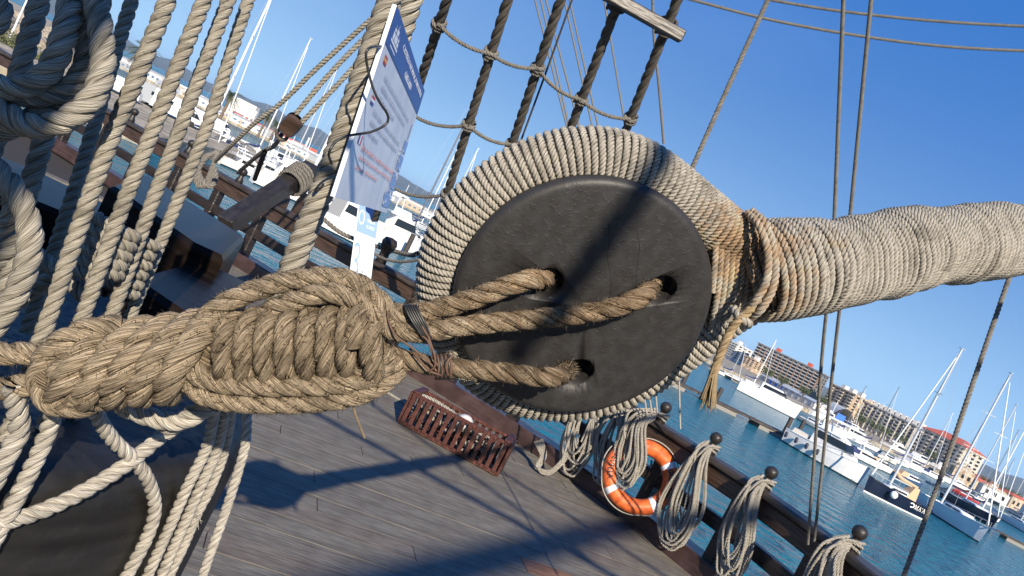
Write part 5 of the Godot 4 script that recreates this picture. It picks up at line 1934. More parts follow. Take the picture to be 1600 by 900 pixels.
func apartment(label: String, l: Array, r: Array, d0: float, d1: float, floors: int, bays: int, wall: Material, o := {}) -> void:
	# l and r: picture places of the roof's two front corners
	var a := P(l[0], l[1], d0)
	var c := P(r[0], r[1], d1)
	var top := (a.y + c.y) * 0.5
	a.y = QUAY
	c.y = QUAY
	var L := a.distance_to(c)
	var H := top - QUAY
	var root := thing("apartment_building", label, "building", a)
	var x := (c - a).normalized()
	var z := x.cross(Vector3.UP)
	if z.dot(-a) < 0.0:
		push_warning("building turned")
	root.basis = Basis(x, Vector3.UP, z)
	var dep: float = o.get("depth", 14.0)
	inst("wall", boxm(Vector3(L, H, dep), 0.05), wall, root, Transform3D(Basis(), Vector3(L * 0.5, H * 0.5, -dep * 0.5)))
	inst("roof", boxm(Vector3(L + 0.8, 0.7, dep + 0.8), 0.05), o.get("roof", wall), root, Transform3D(Basis(), Vector3(L * 0.5, H + 0.35, -dep * 0.5)))
	if o.has("hips"):
		var hb := Buf.new()
		var q := [Vector3(-0.6, H + 0.7, 0.6), Vector3(L + 0.6, H + 0.7, 0.6), Vector3(L - dep * 0.4, H + 3.4, -dep * 0.5), Vector3(dep * 0.4, H + 3.4, -dep * 0.5), Vector3(L + 0.6, H + 0.7, -dep - 0.6), Vector3(-0.6, H + 0.7, -dep - 0.6)]
		hb.face([q[0], q[1], q[2], q[3]])
		hb.face([q[4], q[5], q[3], q[2]])
		hb.face([q[1], q[4], q[2]])
		hb.face([q[5], q[0], q[3]])
		inst("tiled_roof", hb.mesh(), o.hips, root)
	var fh := (H - 2.0) / floors
	var bw := L / bays
	var win := boxm(Vector3(bw * 0.42, fh * 0.45, 0.3), 0.0)
	var bal := boxm(Vector3(bw * 0.86, fh * 0.30, 1.1), 0.0)
	var rib := boxm(Vector3(bw * 0.12, H - 1.0, 0.9), 0.0)
	for k in bays:
		if o.has("rib"):
			inst("rib", rib, o.rib, root, Transform3D(Basis(), Vector3(bw * (k + 1) - bw * 0.02, (H - 1.0) * 0.5, 0.44)))
		for f in floors:
			var p := Vector3(bw * (k + 0.48), 2.2 + fh * (f + 0.45), 0.02)
			inst("window", win, M.glass_dark, root, Transform3D(Basis(), p))
			if o.has("balcony") and (k % int(o.get("every", 1)) == 0):
				inst("balcony", bal, o.balcony, root, Transform3D(Basis(), p + Vector3(0, -fh * 0.34, 0.5)))
	var side := boxm(Vector3(0.3, fh * 0.5, dep * 0.14), 0.0)
	for f in floors:
		for k in 3:
			for e in [0.0, L]:
				inst("window", side, M.glass_dark, root, Transform3D(Basis(), Vector3(e, 2.2 + fh * (f + 0.45), -dep * (0.2 + 0.3 * k))))
	for k in int(o.get("huts", 3)):
		inst("roof_hut", boxm(Vector3(2.2, 2.0, 3.0), 0.0), o.get("hut", M.far_white), root, Transform3D(Basis(), Vector3(L * (k + 0.5) / o.get("huts", 3), H + 1.7, -dep * 0.5)))

func palm(label: String, foot: Vector3, h: float, sd: int) -> void:
	var g := RandomNumberGenerator.new()
	g.seed = sd
	var root := thing("palm_tree", label, "palm tree", foot)
	var b := Buf.new()
	tube(b, smooth([Vector3(0, -0.1, 0), Vector3(0.1, h * 0.5, 0), Vector3(0.05, h, 0)], 0.5), h * 0.055, h * 0.04, 8)
	inst("trunk", b.mesh(), M.bark, root)
	b = Buf.new()
	var dry := Buf.new()
	for k in 46:
		var fi := g.randf() * TAU
		var el := g.randf_range(-0.8, 1.2)
		var l := h * g.randf_range(0.40, 0.55)
		var d := Vector3(cos(fi), 0, sin(fi))
		var base := Vector3(0.05, h, 0)
		var pts := []
		for j in 7:
			var t := j / 6.0
			pts.append(base + d * l * t * cos(el * (1.0 - t * 0.4)) + Vector3.UP * (l * t * sin(el) - l * 0.5 * t * t))
		var sd2 := d.cross(Vector3.UP)
		for j in 6:
			for s in [-1.0, 1.0]:
				for q in 2:
					var p: Vector3 = pts[j].lerp(pts[j + 1], q * 0.5)
					var e: Vector3 = p + sd2 * s * l * 0.2 * (1.0 - j / 7.5) + (pts[j + 1] - pts[j]) * 0.6 + Vector3.DOWN * l * 0.06
					(dry if el < -0.35 else b).face([p, pts[j].lerp(pts[j + 1], q * 0.5 + 0.3), e])
	inst("crown", b.mesh(), M.leaf, root)
	inst("dry_fronds", dry.mesh(), M.leaf_dry, root)

func van(label: String, foot: Vector3, turn: float, L: float, m: Material, camper: bool) -> void:
	var root := thing("parked_van", label, "van", foot, turn, "vans parked on the quay")
	var b := Buf.new()
	var h := 2.5 if camper else 1.9
	house(b, -L * 0.5, L * 0.30, 0.95, 0.35, h, 0.15, 0.04, 0.96)
	house(b, L * 0.24, L * 0.5, 0.93, 0.35, 1.15, 0.1, 0.0, 0.96)
	house(b, L * 0.20, L * 0.44, 0.92, 1.1, 1.85, L * 0.12, 0.0, 0.92)
	inst("body", b.mesh(), m, root)
	var w := Buf.new()
	house(w, L * 0.22, L * 0.445, 0.925, 1.18, 1.72, L * 0.10, 0.02, 0.94)
	inst("windscreen", w.mesh(), M.glass_dark, root)
	w = Buf.new()
	for z in [-1.0, 1.0]:
		cbox(w, Vector3(L * 0.16, 0.4, 0.03), Transform3D(Basis(), Vector3(-L * 0.2, h * 0.66, z * 0.945)), 0.0)
	cbox(w, Vector3(0.03, 0.45, 0.9), Transform3D(Basis(), Vector3(-L * 0.5 + 0.015, h * 0.68, 0)), 0.0)
	inst("side_window", w.mesh(), M.glass_dark, root)
	for x in [-L * 0.3, L * 0.33]:
		for z in [-0.9, 0.9]:
			var t := Buf.new()
			lathe(t, [Vector2(0, -0.1), Vector2(0.34, -0.1), Vector2(0.36, 0), Vector2(0.34, 0.1), Vector2(0, 0.1)], Transform3D(Basis(Vector3(1, 0, 0), PI / 2), Vector3(x, 0.36, z)), 14)
			inst("wheel", t.mesh(), M.tyre, root)

func build_far() -> void:
	var b := Buf.new()
	var e := 12000.0
	b.face([Vector3(-e, WATER, e), Vector3(e, WATER, e), Vector3(e, WATER, -e), Vector3(-e, WATER, -e)])
	struct(inst("water", b.mesh(), M.water, self))
	# hills along the whole horizon
	b = Buf.new()
	var prev := []
	for k in 181:
		var a := deg_to_rad(-70.0 + 140.0 * k / 180.0)
		var col := []
		for j in 5:
			var d := 5200.0 + 700.0 * j
			var hh: float = [0.0, 0.55, 0.85, 1.0, 0.55][j] * (105.0 + 75.0 * noise.get_noise_1d(k * 0.06 + 9.0) + 35.0 * noise.get_noise_2d(k * 0.2, j * 0.5) + 16.0 * noise.get_noise_2d(k * 0.7, j * 3.0))
			col.append(Vector3(sin(a) * d, WATER + max(hh, 8.0 if j > 0 else 0.0), -cos(a) * d))
		if prev.size() > 0:
			for j in 4:
				b.face([prev[j], col[j], col[j + 1], prev[j + 1]])
		prev = col
	struct(inst("hills", b.mesh(), M.hill, self))
	build_left_shore()
	build_right_shore()
	build_boats()

func build_left_shore() -> void:
	# the quay with the vans, its far edge towards the open water
	var q := []
	for p in [[-120, -42], [20, 30], [140, 104], [240, 152], [330, 196], [385, 222], [430, 262], [335, 232], [250, 214], [150, 172], [0, 102], [-120, 60]]:
		q.append(G(p[0], p[1], QUAY))
	land("quay", q, WATER - 1.0, QUAY, M.sand)
	# rocks of the breakwater at the top left
	var rm := []
	for k in 4:
		var rb := Buf.new()
		var ring := []
		var g := RandomNumberGenerator.new()
		g.seed = 90 + k
		for j in 4:
			var row := []
			for i in 7:
				var fi := TAU * i / 7.0
				var rr: float = [0.75, 1.0, 0.85, 0.35][j] * g.randf_range(0.75, 1.1)
				row.append(Vector3(cos(fi) * rr, [-0.6, 0.0, 0.5, 0.75][j] + g.randf_range(-0.1, 0.1), sin(fi) * rr * 0.8))
			ring.append(row)
		for j in 3:
			for i in 7:
				rb.face([ring[j][(i + 1) % 7], ring[j][i], ring[j + 1][i], ring[j + 1][(i + 1) % 7]])
		var cap: Array = ring[3].duplicate()
		cap.reverse()
		rb.face(cap)
		rm.append(rb.mesh())
	var g2 := RandomNumberGenerator.new()
	g2.seed = 5
	for k in 64:
		var t := k / 63.0
		var base := G(lerp(-60.0, 112.0, t) + g2.randf_range(-8, 8), lerp(2.0, 92.0, t) + g2.randf_range(-20, 10), QUAY)
		var rock := inst("rock", rm[k % 4], M.rock, self, Transform3D(Basis(Vector3.UP, g2.randf() * TAU).scaled(Vector3.ONE * g2.randf_range(1.2, 2.6)), base))
		tag(rock, "pale boulder of the breakwater at the top left beyond the ropes", "rock", "boulders of the breakwater")
	# scrub on the quay
	b_scrub([[20, 72], [35, 82], [5, 66], [190, 142], [275, 178], [36, 45]])
	var lp := Buf.new()
	var foot := G(14, 62, QUAY)
	rod(lp, foot, foot + Vector3.UP * 9.0, 0.11, 0.08, 10)
	cbox(lp, Vector3(0.5, 0.5, 0.5), Transform3D(Basis(), foot + Vector3.UP * 0.1), 0.03)
	tag(inst("lamp_post", lp.mesh(), M.alloy_white, self), "white lamp post standing among the rocks at the top left", "lamp post")
	van("white van at the quay edge left of the thick fall rope", G(184, 147, QUAY), 0.3, 4.6, M.van_white, false)
	van("grey box camper van between the first two fall ropes", G(233, 166, QUAY), 2.7, 5.4, M.van_grey, true)
	van("white camper van between the second and third fall ropes", G(272, 186, QUAY), 0.4, 6.0, M.van_white, true)
	van("white van right of the third fall rope by the palm", G(303, 190, QUAY), 0.8, 4.6, M.van_white, false)
	van("white van partly hidden by the rightmost fall rope", G(332, 204, QUAY), 0.5, 4.4, M.van_white, false)
	palm("palm tree behind the leftmost fall rope on the quay", G(203, 130, QUAY), 6.0, 1)
	palm("palm tree right of the rightmost fall rope", G(343, 186, QUAY), 6.5, 2)
	palm("small palm tree below the pulley tackle on the quay end", G(402, 214, QUAY), 6.0, 3)
	palm("palm tree left of the pulley block", G(420, 220, QUAY), 5.0, 4)
	# far port on the other side of the bay
	var shore := []
	for p in [[-300, -130], [100, 63], [350, 188], [700, 357], [820, 415]]:
		var w := G(p[0], p[1], WATER)
		shore.append(w)
	for p in [[820, 60], [-300, -300]]:
		pass
	var far := []
	for w in shore:
		far.append(w)
	for k in range(shore.size() - 1, -1, -1):
		far.append(Vector3(shore[k].x * 1.9, 0, shore[k].z * 1.9))
	land("far_shore", far, WATER - 1.0, WATER + 1.6, M.sand)
	var g := RandomNumberGenerator.new()
	g.seed = 77
	var mats := [M.far_white, M.far_white, M.far_tan, M.far_grey, M.far_white]
	var spots := 90
	for k in spots:
		var px: float = lerp(120.0, 780.0, k / float(spots)) + g.randf_range(-4, 4)
		var line := 63.0 + (px - 100.0) * 0.4925 - g.randf_range(2.0, 6.0)
		var base := G(px, line, WATER + 1.6)
		var w := g.randf_range(3, 9)
		var h := g.randf_range(0.9, 2.3)
		var m: Material = mats[g.randi() % mats.size()]
		var kind := g.randf()
		var root := thing("port_building", "small far port building across the bay in the haze", "building", base, g.randf_range(-0.5, 0.5), "far port buildings across the bay")
		var wb := Buf.new()
		cbox(wb, Vector3(w, h, w * 0.6), Transform3D(Basis(), Vector3(0, h * 0.5, 0)), 0.05)
		inst("wall", wb.mesh(), m, root)
		var rb := Buf.new()
		house(rb, -w * 0.5, w * 0.5, w * 0.31, h + 0.004, h + 0.5, w * 0.08, w * 0.08, 0.5)
		inst("roof", rb.mesh(), M.far_red if kind > 0.9 else (M.far_white if kind > 0.5 else M.far_grey), root)
		var db := boxm(Vector3(w * 0.1, h * 0.25, 0.2), 0.0)
		for j in 4:
			inst("window", db, M.far_blue, root, Transform3D(Basis(), Vector3(w * (-0.36 + 0.24 * j), h * 0.55, w * 0.3)))
	# chimneys and silos of the plant
	for ch in [[351, 176, 11.0, "left chimney of the first far pair above the port"], [357, 179, 11.0, "right chimney of the first far pair above the port"], [376, 190, 9.0, "single far tower in the middle of the port"], [384, 192, 8.0, "left tower of the far twin beside the pulley tackle"], [389, 194, 9.0, "right tower of the far twin beside the pulley tackle"], [471, 236, 9.0, "far tower right of the pulley block"]]:
		var cb := Buf.new()
		var base := G(ch[0], ch[1] + 6.0, WATER + 1.6)
		lathe(cb, [Vector2(0.4, 0), Vector2(0.3, ch[2] * 0.55), Vector2(0.38, ch[2] * 0.55 + 0.15), Vector2(0.38, ch[2] * 0.55 + 0.4), Vector2(0, ch[2] * 0.55 + 0.4)], Transform3D(Basis(), base), 12)
		tag(inst("chimney", cb.mesh(), M.far_white, self), "white " + ch[3], "chimney")
	var ship := thing("red_ship", "long red hulled ship lying at the far port below the tackle", "ship", G(422, 213, WATER))
	var hm := hull_mesh(46.0, 8.0, 3.4, 4.0)
	inst("hull", hm[0], M.far_red, ship)
	inst("boot_stripe", hm[2], M.far_red, ship)
	inst("deck", hm[1], M.far_grey, ship)
	var sb := Buf.new()
	house(sb, -20, -10, 3.0, 3.2, 9.5, 0.5, 0.2)
	inst("bridge", sb.mesh(), M.far_white, ship)

func b_scrub(places: Array) -> void:
	var names := ["scrub bush by the dark timber at the left edge", "scrub bush under the breakwater rocks", "low scrub bush at the far left edge", "scrub bush behind the white van", "scrub bush behind the white camper", "green bush among the breakwater rocks"]
	for k in places.size():
		var b := Buf.new()
		var g := RandomNumberGenerator.new()
		g.seed = 400 + k
		for j in 420:
			var d := Vector3(g.randfn(), abs(g.randfn()) * 0.6, g.randfn()).normalized() * pow(g.randf(), 0.4)
			var p := d * Vector3(2.6, 1.5, 2.0)
			var a := Vector3(g.randfn(), g.randfn(), g.randfn()).normalized() * 0.26
			var c := Vector3(g.randfn(), g.randfn(), g.randfn()).normalized() * 0.26
			b.face([p, p + a, p + c])
		tag(inst("scrub_bush", b.mesh(), M.scrub, self, Transform3D(Basis(), G(places[k][0], places[k][1], QUAY))), names[k], "bush")

func build_right_shore() -> void:
	var near := []
	for p in [[1000, 500], [1105, 560], [1240, 628], [1400, 706], [1600, 797], [1900, 930]]:
		near.append(G(p[0], p[1], QUAY))
	var poly := near.duplicate()
	for k in range(near.size() - 1, -1, -1):
		poly.append(Vector3(near[k].x * 3.2, 0, near[k].z * 3.2))
	land("shore", poly, WATER - 1.0, QUAY, M.concrete)
	apartment("long grey-brown apartment block with brown ribs right of the frayed rope end", [1184, 538], [1284, 582], 440, 415, 8, 12, M.facade_grey, {"rib": M.brick, "balcony": M.far_grey, "huts": 2, "hut": M.far_red})
	apartment("cream apartment tower between the two halyards and the long block", [1299, 599], [1336, 619], 400, 385, 7, 5, M.facade_cream, {"balcony": M.facade_white, "every": 2})
	apartment("pale grey apartment block with white rooftop huts", [1345, 625], [1432, 667], 390, 365, 6, 12, M.facade_pale, {"balcony": M.far_grey, "every": 2, "huts": 10, "hut": M.far_white, "rib": M.facade_white})
	apartment("white apartment building with red tiled roof behind the masts", [1438, 668], [1508, 702], 340, 320, 6, 9, M.facade_white, {"balcony": M.facade_white, "every": 2, "hips": M.far_red, "huts": 1, "hut": M.far_red})
	apartment("white hotel block just right of the deadeye's lower rim", [1132, 528], [1153, 540], 470, 460, 6, 5, M.far_white, {"balcony": M.far_white, "huts": 1})
	apartment("low peach block left of the long grey apartment block", [1164, 556], [1180, 564], 430, 425, 4, 3, M.facade_cream, {"huts": 1})
	# long white warehouse with blue roof edge on the quay
	var a := P(1190, 582, 300)
	var c := P(1276, 626, 270)
	var top := (a.y + c.y) * 0.5
	a.y = QUAY; c.y = QUAY
	var L := a.distance_to(c)
	var H := top - QUAY
	var wh := thing("quay_warehouse", "long white quay warehouse with grey-blue roof and blue wall panels", "building", a)
	var x := (c - a).normalized()
	wh.basis = Basis(x, Vector3.UP, x.cross(Vector3.UP))
	inst("wall", boxm(Vector3(L, H * 0.72, 10), 0.05), M.far_white, wh, Transform3D(Basis(), Vector3(L * 0.5, H * 0.36, -5)))
	var rb := Buf.new()
	house(rb, -0.4, L + 0.4, 5.6, H * 0.72 + 0.01, H, 0.4, 0.4, 0.55)
	inst("roof", rb.mesh(), M.gel_grey, wh, Transform3D(Basis(), Vector3(0, 0, -5)))
	for k in 3:
		inst("blue_panel", boxm(Vector3(1.2, 1.2, 0.2), 0.0), M.canvas_bright, wh, Transform3D(Basis(), Vector3(L * (0.22 + 0.1 * k), H * 0.42, 0.02)))
	for k in 9:
		inst("door", boxm(Vector3(1.4, 1.8, 0.2), 0.0), M.far_grey, wh, Transform3D(Basis(), Vector3(L * (0.06 + 0.11 * k), 0.95, 0.02)))
	var tent := thing("arched_tent", "white arched boat tent with a blue side left of the pale grey block", "tent", P(1308, 646, 270) * Vector3(1, 0, 1) + Vector3.UP * QUAY)
	var tb := Buf.new()
	var arc := []
	for k in 9:
		arc.append(Vector2(-5.0 + 10.0 * k / 8.0, 5.0 * sin(PI * k / 8.0)))
	for k in 8:
		tb.face([Vector3(arc[k].x, arc[k].y, 6), Vector3(arc[k + 1].x, arc[k + 1].y, 6), Vector3(arc[k + 1].x, arc[k + 1].y, -6), Vector3(arc[k].x, arc[k].y, -6)])
	inst("cover", tb.mesh(), M.far_white, tent)
	inst("side_panel", boxm(Vector3(3, 2.4, 0.2), 0.0), M.canvas_bright, tent, Transform3D(Basis(), Vector3(-1, 1.3, 6.1)))
	# low town beyond the boats at the right
	var g := RandomNumberGenerator.new()
	g.seed = 31
	var hm := [M.far_white, M.facade_cream, M.far_white, M.far_tan, M.far_red]
	for k in 26:
		var px := 1500.0 + 8.0 * k + g.randf_range(-3, 3)
		var d := g.randf_range(230, 330)
		var p := P(px, 85.0 + 0.482 * (px - 190.0), d)
		p.y = QUAY
		var h := g.randf_range(2.2, 4.2)
		var w := g.randf_range(5, 9)
		var root := thing("town_house", "small low house in the town beyond the masts at the right", "house", p, g.randf_range(-0.4, 0.4), "low town houses at the right")
		inst("wall", boxm(Vector3(w, h, w * 0.7), 0.03), hm[g.randi() % 4], root, Transform3D(Basis(), Vector3(0, h * 0.5, 0)))
		var rf := Buf.new()
		house(rf, -w * 0.53, w * 0.53, w * 0.38, h + 0.004, h + 0.8, w * 0.2, w * 0.2, 0.4)
		inst("roof", rf.mesh(), M.far_red if g.randf() > 0.65 else M.far_tan, root)
		var db := boxm(Vector3(0.9, 1.2, 0.2), 0.0)
		for j in 3:
			inst("window", db, M.glass_dark, root, Transform3D(Basis(), Vector3(w * (-0.3 + 0.3 * j), h * 0.55, w * 0.35)))
	# trees along the promenade
	var names := ["left end of the tree row before the long block", "second promenade tree before the long block", "promenade tree below the long block's right end", "promenade tree by the cream tower", "tree before the pale grey block, left one", "tree before the pale grey block, second one", "tree before the pale grey block, third one", "tree before the pale grey block, right one", "tree below the red roofed building", "tree right of the red roofed building", "tree beyond the white masts", "tree near the right edge of the town", "last tree at the right edge"]
	var pos := [1205, 1228, 1262, 1292, 1352, 1372, 1388, 1412, 1462, 1508, 1548, 1575, 1592]
	for k in pos.size():
		var px: float = pos[k]
		var d := 262.0
		var p := P(px, 85.0 + 0.482 * (px - 190.0), d)
		p.y = QUAY
		var root := thing("promenade_tree", "dark green " + names[k], "tree", p)
		var tb2 := Buf.new()
		rod(tb2, Vector3(0, -0.1, 0), Vector3(0.2, 3.0, 0), 0.22, 0.12, 7)
		for j in 4:
			rod(tb2, Vector3(0.15, 2.2, 0), Vector3(cos(j * 1.6) * 1.3, 4.2, sin(j * 1.6) * 1.3), 0.09, 0.04, 5)
		inst("trunk", tb2.mesh(), M.bark, root)
		var cb := Buf.new()
		for j in 520:
			var cl := Vector3(cos((j % 7) * 0.9) * 1.2, 4.2 + 0.7 * sin((j % 7) * 2.1), sin((j % 7) * 0.9) * 1.2)
			var q := cl + Vector3(g.randfn(), g.randfn() * 0.7, g.randfn()) * 0.62
			var e := Vector3(g.randfn(), g.randfn(), g.randfn()).normalized() * 0.36
			var f := Vector3(g.randfn(), g.randfn(), g.randfn()).normalized() * 0.36
			cb.face([q, q + e, q + f])
		inst("crown", cb.mesh(), M.leaf, root)

func pontoon(label: String, a: Vector3, c: Vector3, w: float) -> void:
	var root := thing("pontoon", label, "pontoon", a)
	var x := (c - a).normalized()
	root.basis = Basis(x, Vector3.UP, x.cross(Vector3.UP))
	var L := a.distance_to(c)
	var n := int(L / 6.0)
	for k in n:
		inst("deck_panel", boxm(Vector3(L / n - 0.12, 0.16, w), 0.02), M.pontoon, root, Transform3D(Basis(), Vector3(L / n * (k + 0.5), 0.55, 0)))
		inst("float", boxm(Vector3(L / n * 0.55, 0.5, w * 0.9), 0.03), M.pontoon_edge, root, Transform3D(Basis(), Vector3(L / n * (k + 0.5), 0.2, 0)))

func pile(label: String, foot: Vector3, h: float) -> void:
	var b := Buf.new()
	lathe(b, [Vector2(0.26, -1.0), Vector2(0.25, h - 0.1), Vector2(0.20, h), Vector2(0, h + 0.02)], Transform3D(Basis(), foot), 14)
	tag(inst("mooring_pile", b.mesh(), M.pile, self), label, "pile")

func build_boats() -> void:
	pontoon("long low pontoon running right from under the deadeye to the sportfishing yacht", G(1000, 578, WATER), G(1236, 692, WATER), 2.8)
	pontoon("pontoon at the right edge behind the white sailing yacht's bow", G(1545, 830, WATER), G(1640, 878, WATER), 2.0)
	pontoon("far pontoon along the opposite quay below the warehouse", G(1100, 572, WATER), G(1215, 632, WATER), 2.4)
	pontoon("short pontoon in the gap between sign banner and deadeye", G(598, 400, WATER), G(668, 436, WATER), 2.0)
	pile("dark pile standing by the pontoon near the frayed rope end", G(1116, 630, WATER), 1.9)
	pile("dark pile at the pontoon's right end", G(1222, 682, WATER), 2.4)
	pile("dark pile on a small raft left of the sportfishing yacht", G(1245, 680, WATER), 2.2)
	pile("dark pile by the pontoon under the deadeye rim", G(1064, 604, WATER), 1.8)
	pile("dark pile right of the narrow banner", G(630, 400, WATER), 2.4)
	# right: boats one can tell apart
	var sf := motor_yacht("large white sportfishing yacht with dark side stripe behind the two halyards", [1228, 692, 1345, 760], {"fly": true, "F": 1.7, "cabin": 1.75, "top": M.gel})
	for k in 4:
		var fb := Buf.new()
		lathe(fb, [Vector2(0, -0.35), Vector2(0.16, -0.25), Vector2(0.16, 0.25), Vector2(0, 0.35)], Transform3D(Basis(), Vector3(-4.0 + k * 1.3, 0.9, 1.55)), 10)
		inst("fender", fb.mesh(), M.fender_blue, sf)
	var mk := sail_yacht("navy blue sailing yacht with tan spray hood and its name on the stern", [1438, 810, 1346, 766], {"hull": M.navy, "boot": M.gel, "top": 545.0, "mast_at": 0.16, "hood": M.canvas_tan, "canvas": M.canvas_tan, "mast_r": 0.13, "F": 1.35})
	var nl: float = G(1438, 810, WATER).distance_to(G(1346, 766, WATER))
	write(mk, "MA'AT", Vector3(-nl * 0.22, 0.62, -nl * 0.28 * 0.5 * 0.985), Vector3(-1, 0, 0), Vector3.UP, 1.5, 0.42, M.gel, true)
	var em := Buf.new()
	for k in 10:
		var a0 := 0.6 + 4.6 * k / 10.0
		var a1 := 0.6 + 4.6 * (k + 1) / 10.0
		var z := -nl * 0.14 * 0.995 - 0.02
		em.face([Vector3(-nl * 0.17 + 0.3 * cos(a0), 0.85 + 0.24 * sin(a0), z), Vector3(-nl * 0.17 + 0.3 * cos(a1), 0.85 + 0.24 * sin(a1), z), Vector3(-nl * 0.17 + 0.18 * cos(a1), 0.85 + 0.14 * sin(a1), z), Vector3(-nl * 0.17 + 0.18 * cos(a0), 0.85 + 0.14 * sin(a0), z)])
	inst("emblem", em.mesh(), M.gel, mk)
	var ball := Buf.new()
	lathe(ball, [Vector2(0, -0.36), Vector2(0.26, -0.26), Vector2(0.36, 0), Vector2(0.26, 0.26), Vector2(0, 0.36)], Transform3D(Basis(), Vector3(nl * 0.18, 1.0, -nl * 0.14 - 0.3)), 14)
	inst("fender", ball.mesh(), M.gel, mk)
	sail_yacht("white sailing yacht with long bowsprit and dark hull window at the lower right", [1444, 792, 1532, 850], {"top": 583.0, "mast_at": -0.28, "sprit": true, "mast_r": 0.14, "canvas": M.canvas_grey, "F": 1.6, "jib": M.alloy_white})
	sail_yacht("black hulled sailing yacht behind the white one with the bowsprit", [1482, 782, 1552, 826], {"hull": M.navy, "top": 632.0, "mast_at": -0.2, "canvas": M.red})
	sail_yacht("white sailing yacht with tall mast at the right picture edge", [1556, 806, 1625, 846], {"top": 700.0, "canvas": M.canvas_grey, "mast_at": 0.0})
	motor_yacht("long white motor yacht lying bow to the right below the warehouse", [1150, 608, 1244, 656], {"cabin": 1.6, "F": 2.4, "B": 5.0})
	motor_yacht("small grey motorboat at the bow of the long motor yacht", [1248, 656, 1292, 680], {"hull": M.gel_grey})
	motor_yacht("white cruiser with navy cockpit cover behind the sportfishing yacht", [1318, 706, 1378, 736], {"canvas": M.canvas_blue, "fly": true})
	motor_yacht("white flybridge cruiser left of the pale grey apartment block's foot", [1300, 672, 1352, 697], {"fly": true, "top": M.gel})
	motor_yacht("white motorboat with bright blue canopy among the far moorings", [1402, 722, 1440, 740], {"top": M.canvas_bright})
	motor_yacht("cream motorboat left of the thick dark line", [1368, 712, 1400, 728], {"hull": M.gel_cream, "canvas": M.canvas_grey})
	motor_yacht("white motorboat right of the thick dark line", [1476, 752, 1516, 772], {"fly": true})
	motor_yacht("white motorboat with dark canvas between the far masts", [1436, 736, 1474, 755], {"canvas": M.canvas_blue})
	motor_yacht("white box-shaped houseboat in the far moorings near the right edge", [1502, 756, 1546, 778], {"cabin": 2.2})
	motor_yacht("white motorboat beyond the houseboat at the right", [1548, 782, 1590, 803], {"fly": true})
	motor_yacht("red and white motorboat between the white masts at the right", [1488, 768, 1530, 790], {"hull": M.red, "canvas": M.red})
	motor_yacht("blue hulled motorboat close to the tan spray hood", [1396, 744, 1438, 764], {"hull": M.hull_blue, "canvas": M.canvas_tan})
	sail_yacht("far white sailing yacht with thin dark mast left of the pale grey block", [1290, 668, 1330, 688], {"top": 603.0, "mast": M.alloy_dark, "mast_r": 0.09})
	sail_yacht("far white sailing yacht whose thin mast stands before the pale grey block", [1330, 688, 1372, 708], {"top": 605.0, "mast": M.alloy_dark, "mast_r": 0.09})
	sail_yacht("far sailing yacht with mast before the red roof, left one", [1418, 726, 1456, 745], {"top": 645.0, "mast": M.alloy_white, "mast_r": 0.09})
	sail_yacht("far sailing yacht with dark mast right of the red roofed building", [1462, 746, 1500, 764], {"top": 662.0, "mast": M.alloy_dark, "mast_r": 0.1})
	sail_yacht("far sailing yacht whose mast leans over the low town", [1508, 772, 1548, 792], {"top": 672.0, "mast": M.alloy_dark, "mast_r": 0.1})
	sail_yacht("far sailing yacht with short mast near the right edge", [1530, 774, 1562, 790], {"top": 716.0, "mast": M.alloy_dark, "mast_r": 0.09})
	sail_yacht("far left sailing yacht with white mast before the long apartment block", [1150, 596, 1190, 614], {"top": 531.0, "mast": M.alloy_white, "mast_r": 0.13})
	sail_yacht("sailing yacht with thin mast right next to the deadeye's rim", [1118, 582, 1152, 598], {"top": 536.0, "mast": M.alloy, "mast_r": 0.08})
	motor_yacht("white motorboat with tan canvas left of the navy yacht's mast", [1352, 722, 1392, 742], {"canvas": M.canvas_tan, "top": M.gel})
	motor_yacht("small white launch behind the blue canopied motorboat", [1416, 716, 1448, 731], {})
	motor_yacht("white cruiser right behind the houseboat", [1520, 766, 1556, 784], {"fly": true})
	motor_yacht("grey hulled motorboat in the last row at the right edge", [1568, 790, 1606, 809], {"hull": M.gel_grey, "canvas": M.canvas_blue})
	motor_yacht("white motorboat in the far row under the red roofed building", [1456, 732, 1492, 749], {"top": M.canvas_blue})
	motor_yacht("white motorboat in the far row under the pale grey block", [1380, 700, 1414, 716], {"fly": true})
	motor_yacht("white motorboat in the far row next to the arched tent", [1318, 672, 1350, 687], {"canvas": M.canvas_blue})
	motor_yacht("white motorboat lying along the far quay left of the warehouse", [1262, 646, 1296, 662], {"fly": true})
	sail_yacht("far sailing yacht with white mast left of the navy yacht's mast", [1384, 716, 1420, 733], {"top": 640.0, "mast": M.alloy_white, "mast_r": 0.09})
	sail_yacht("sailing yacht with white mast close behind the bowsprit yacht", [1512, 792, 1560, 818], {"top": 612.0, "mast": M.alloy_white, "mast_r": 0.12, "mast_at": -0.1})
	sail_yacht("sailing yacht with grey mast at the right edge of the moorings", [1572, 798, 1612, 818], {"top": 690.0, "mast": M.alloy, "mast_r": 0.1})
	sail_yacht("small sailing yacht with thin white mast in the far right row", [1556, 782, 1592, 800], {"top": 706.0, "mast": M.alloy_white, "mast_r": 0.08, "canvas": M.red})
	# left and middle
	motor_yacht("big white motor yacht below the pulley block with long dark windows", [392, 284, 478, 322], {"fly": true, "F": 1.6, "cabin": 1.6})
	motor_yacht("white motor yacht behind the ball-headed pin with hard top", [340, 254, 418, 288], {"fly": true, "top": M.gel})
	motor_yacht("white cruiser left of the pulley tackle near the quay", [316, 222, 384, 250], {"fly": true})
	motor_yacht("white sports cruiser moored below the small palm", [396, 244, 462, 272], {"top": M.gel})
	motor_yacht("white cruiser between tackle and thick rope", [440, 270, 508, 302], {"fly": true, "canvas": M.canvas_blue})
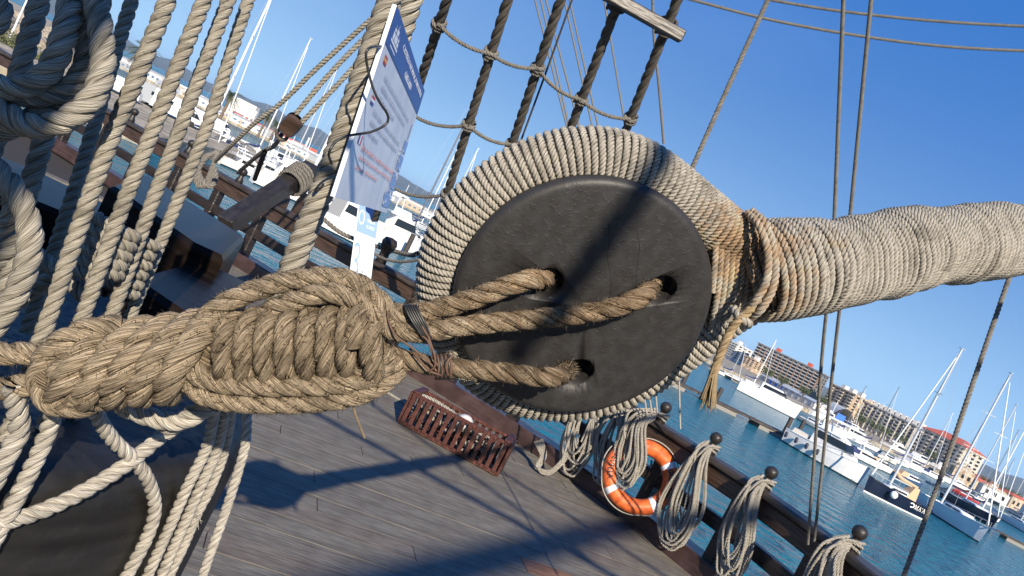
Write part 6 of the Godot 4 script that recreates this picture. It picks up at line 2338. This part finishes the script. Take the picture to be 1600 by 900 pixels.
	motor_yacht("small white boat at the quay behind the third fall rope", [290, 212, 330, 230], {})
	motor_yacht("white motor yacht with dark windows left of the narrow banner", [498, 352, 584, 396], {"F": 1.6, "cabin": 1.7, "canvas": M.canvas_grey})
	motor_yacht("white flybridge yacht with tan trim right behind the narrow banner", [566, 368, 650, 404], {"fly": true, "F": 1.8, "cabin": 1.8, "deck": M.teak, "hull": M.gel})
	motor_yacht("blue hulled trawler yacht right of the narrow banner", [606, 366, 660, 388], {"hull": M.hull_blue, "fly": true})
	motor_yacht("white launch lying under the sign's lower left corner", [505, 320, 560, 344], {"fly": true})
	motor_yacht("white cruiser half hidden by the thick rope", [472, 306, 530, 334], {"fly": true, "top": M.gel})
	motor_yacht("white cruiser with open cockpit right of the rail pin's ball head", [384, 262, 446, 290], {"top": M.gel, "fly": true})
	motor_yacht("small white motorboat under the tackle's upper fall", [346, 236, 394, 257], {"canvas": M.canvas_blue})
	motor_yacht("white motorboat with grey cover near the lashed slanting timber", [436, 252, 488, 276], {"canvas": M.canvas_grey})
	motor_yacht("white cruiser far behind the slanting timber", [470, 282, 520, 306], {"fly": true})
	motor_yacht("small cream motorboat at the quay right of the white van", [362, 226, 402, 244], {"hull": M.gel_cream})
	sail_yacht("small white sailing yacht with thin mast between tackle and pulley block", [372, 240, 412, 258], {"top": 60.0, "mast": M.alloy_white, "mast_r": 0.1})
	sail_yacht("white sailing yacht with thin grey mast right of the pulley block", [420, 262, 464, 282], {"top": 96.0, "mast": M.alloy, "mast_r": 0.1})
	sail_yacht("white sailing yacht with short mast behind the thick rope", [486, 300, 526, 318], {"top": 150.0, "mast": M.alloy_white, "mast_r": 0.1})
	sail_yacht("blue hulled sailing yacht with tall dark mast right of the sign", [614, 352, 662, 373], {"hull": M.hull_blue, "top": 118.0, "mast": M.alloy_dark, "mast_r": 0.16, "spreaders": 3})
	sail_yacht("white sailing yacht with white mast right of the sign", [628, 346, 672, 365], {"top": 222.0, "mast": M.alloy_white, "mast_r": 0.12})
	sail_yacht("sailing yacht with white mast next to the second shroud", [650, 372, 690, 391], {"top": 232.0, "mast": M.alloy_white, "mast_r": 0.1})
	sail_yacht("white ketch with tall white mast left of the thick rope, first one", [440, 286, 496, 310], {"top": 36.0, "mast": M.alloy_white, "mast_r": 0.2, "spreaders": 3})
	sail_yacht("white sailing yacht with tall white mast left of the thick rope, second one", [452, 282, 506, 305], {"top": 92.0, "mast": M.alloy_white, "mast_r": 0.16})
	sail_yacht("sailing yacht with white mast between the last two fall ropes", [284, 214, 336, 238], {"top": -20.0, "mast": M.alloy_white, "mast_r": 0.16, "spreaders": 3})

func _ready() -> void:
	set_up()
	make_materials()
	build_far()
	build_deck()
	build_rail()
	build_rail_gear()
	build_left()
	build_deadeye()
	build_lanyards()
	build_rigging()
	build_overhead()
	build_sign()
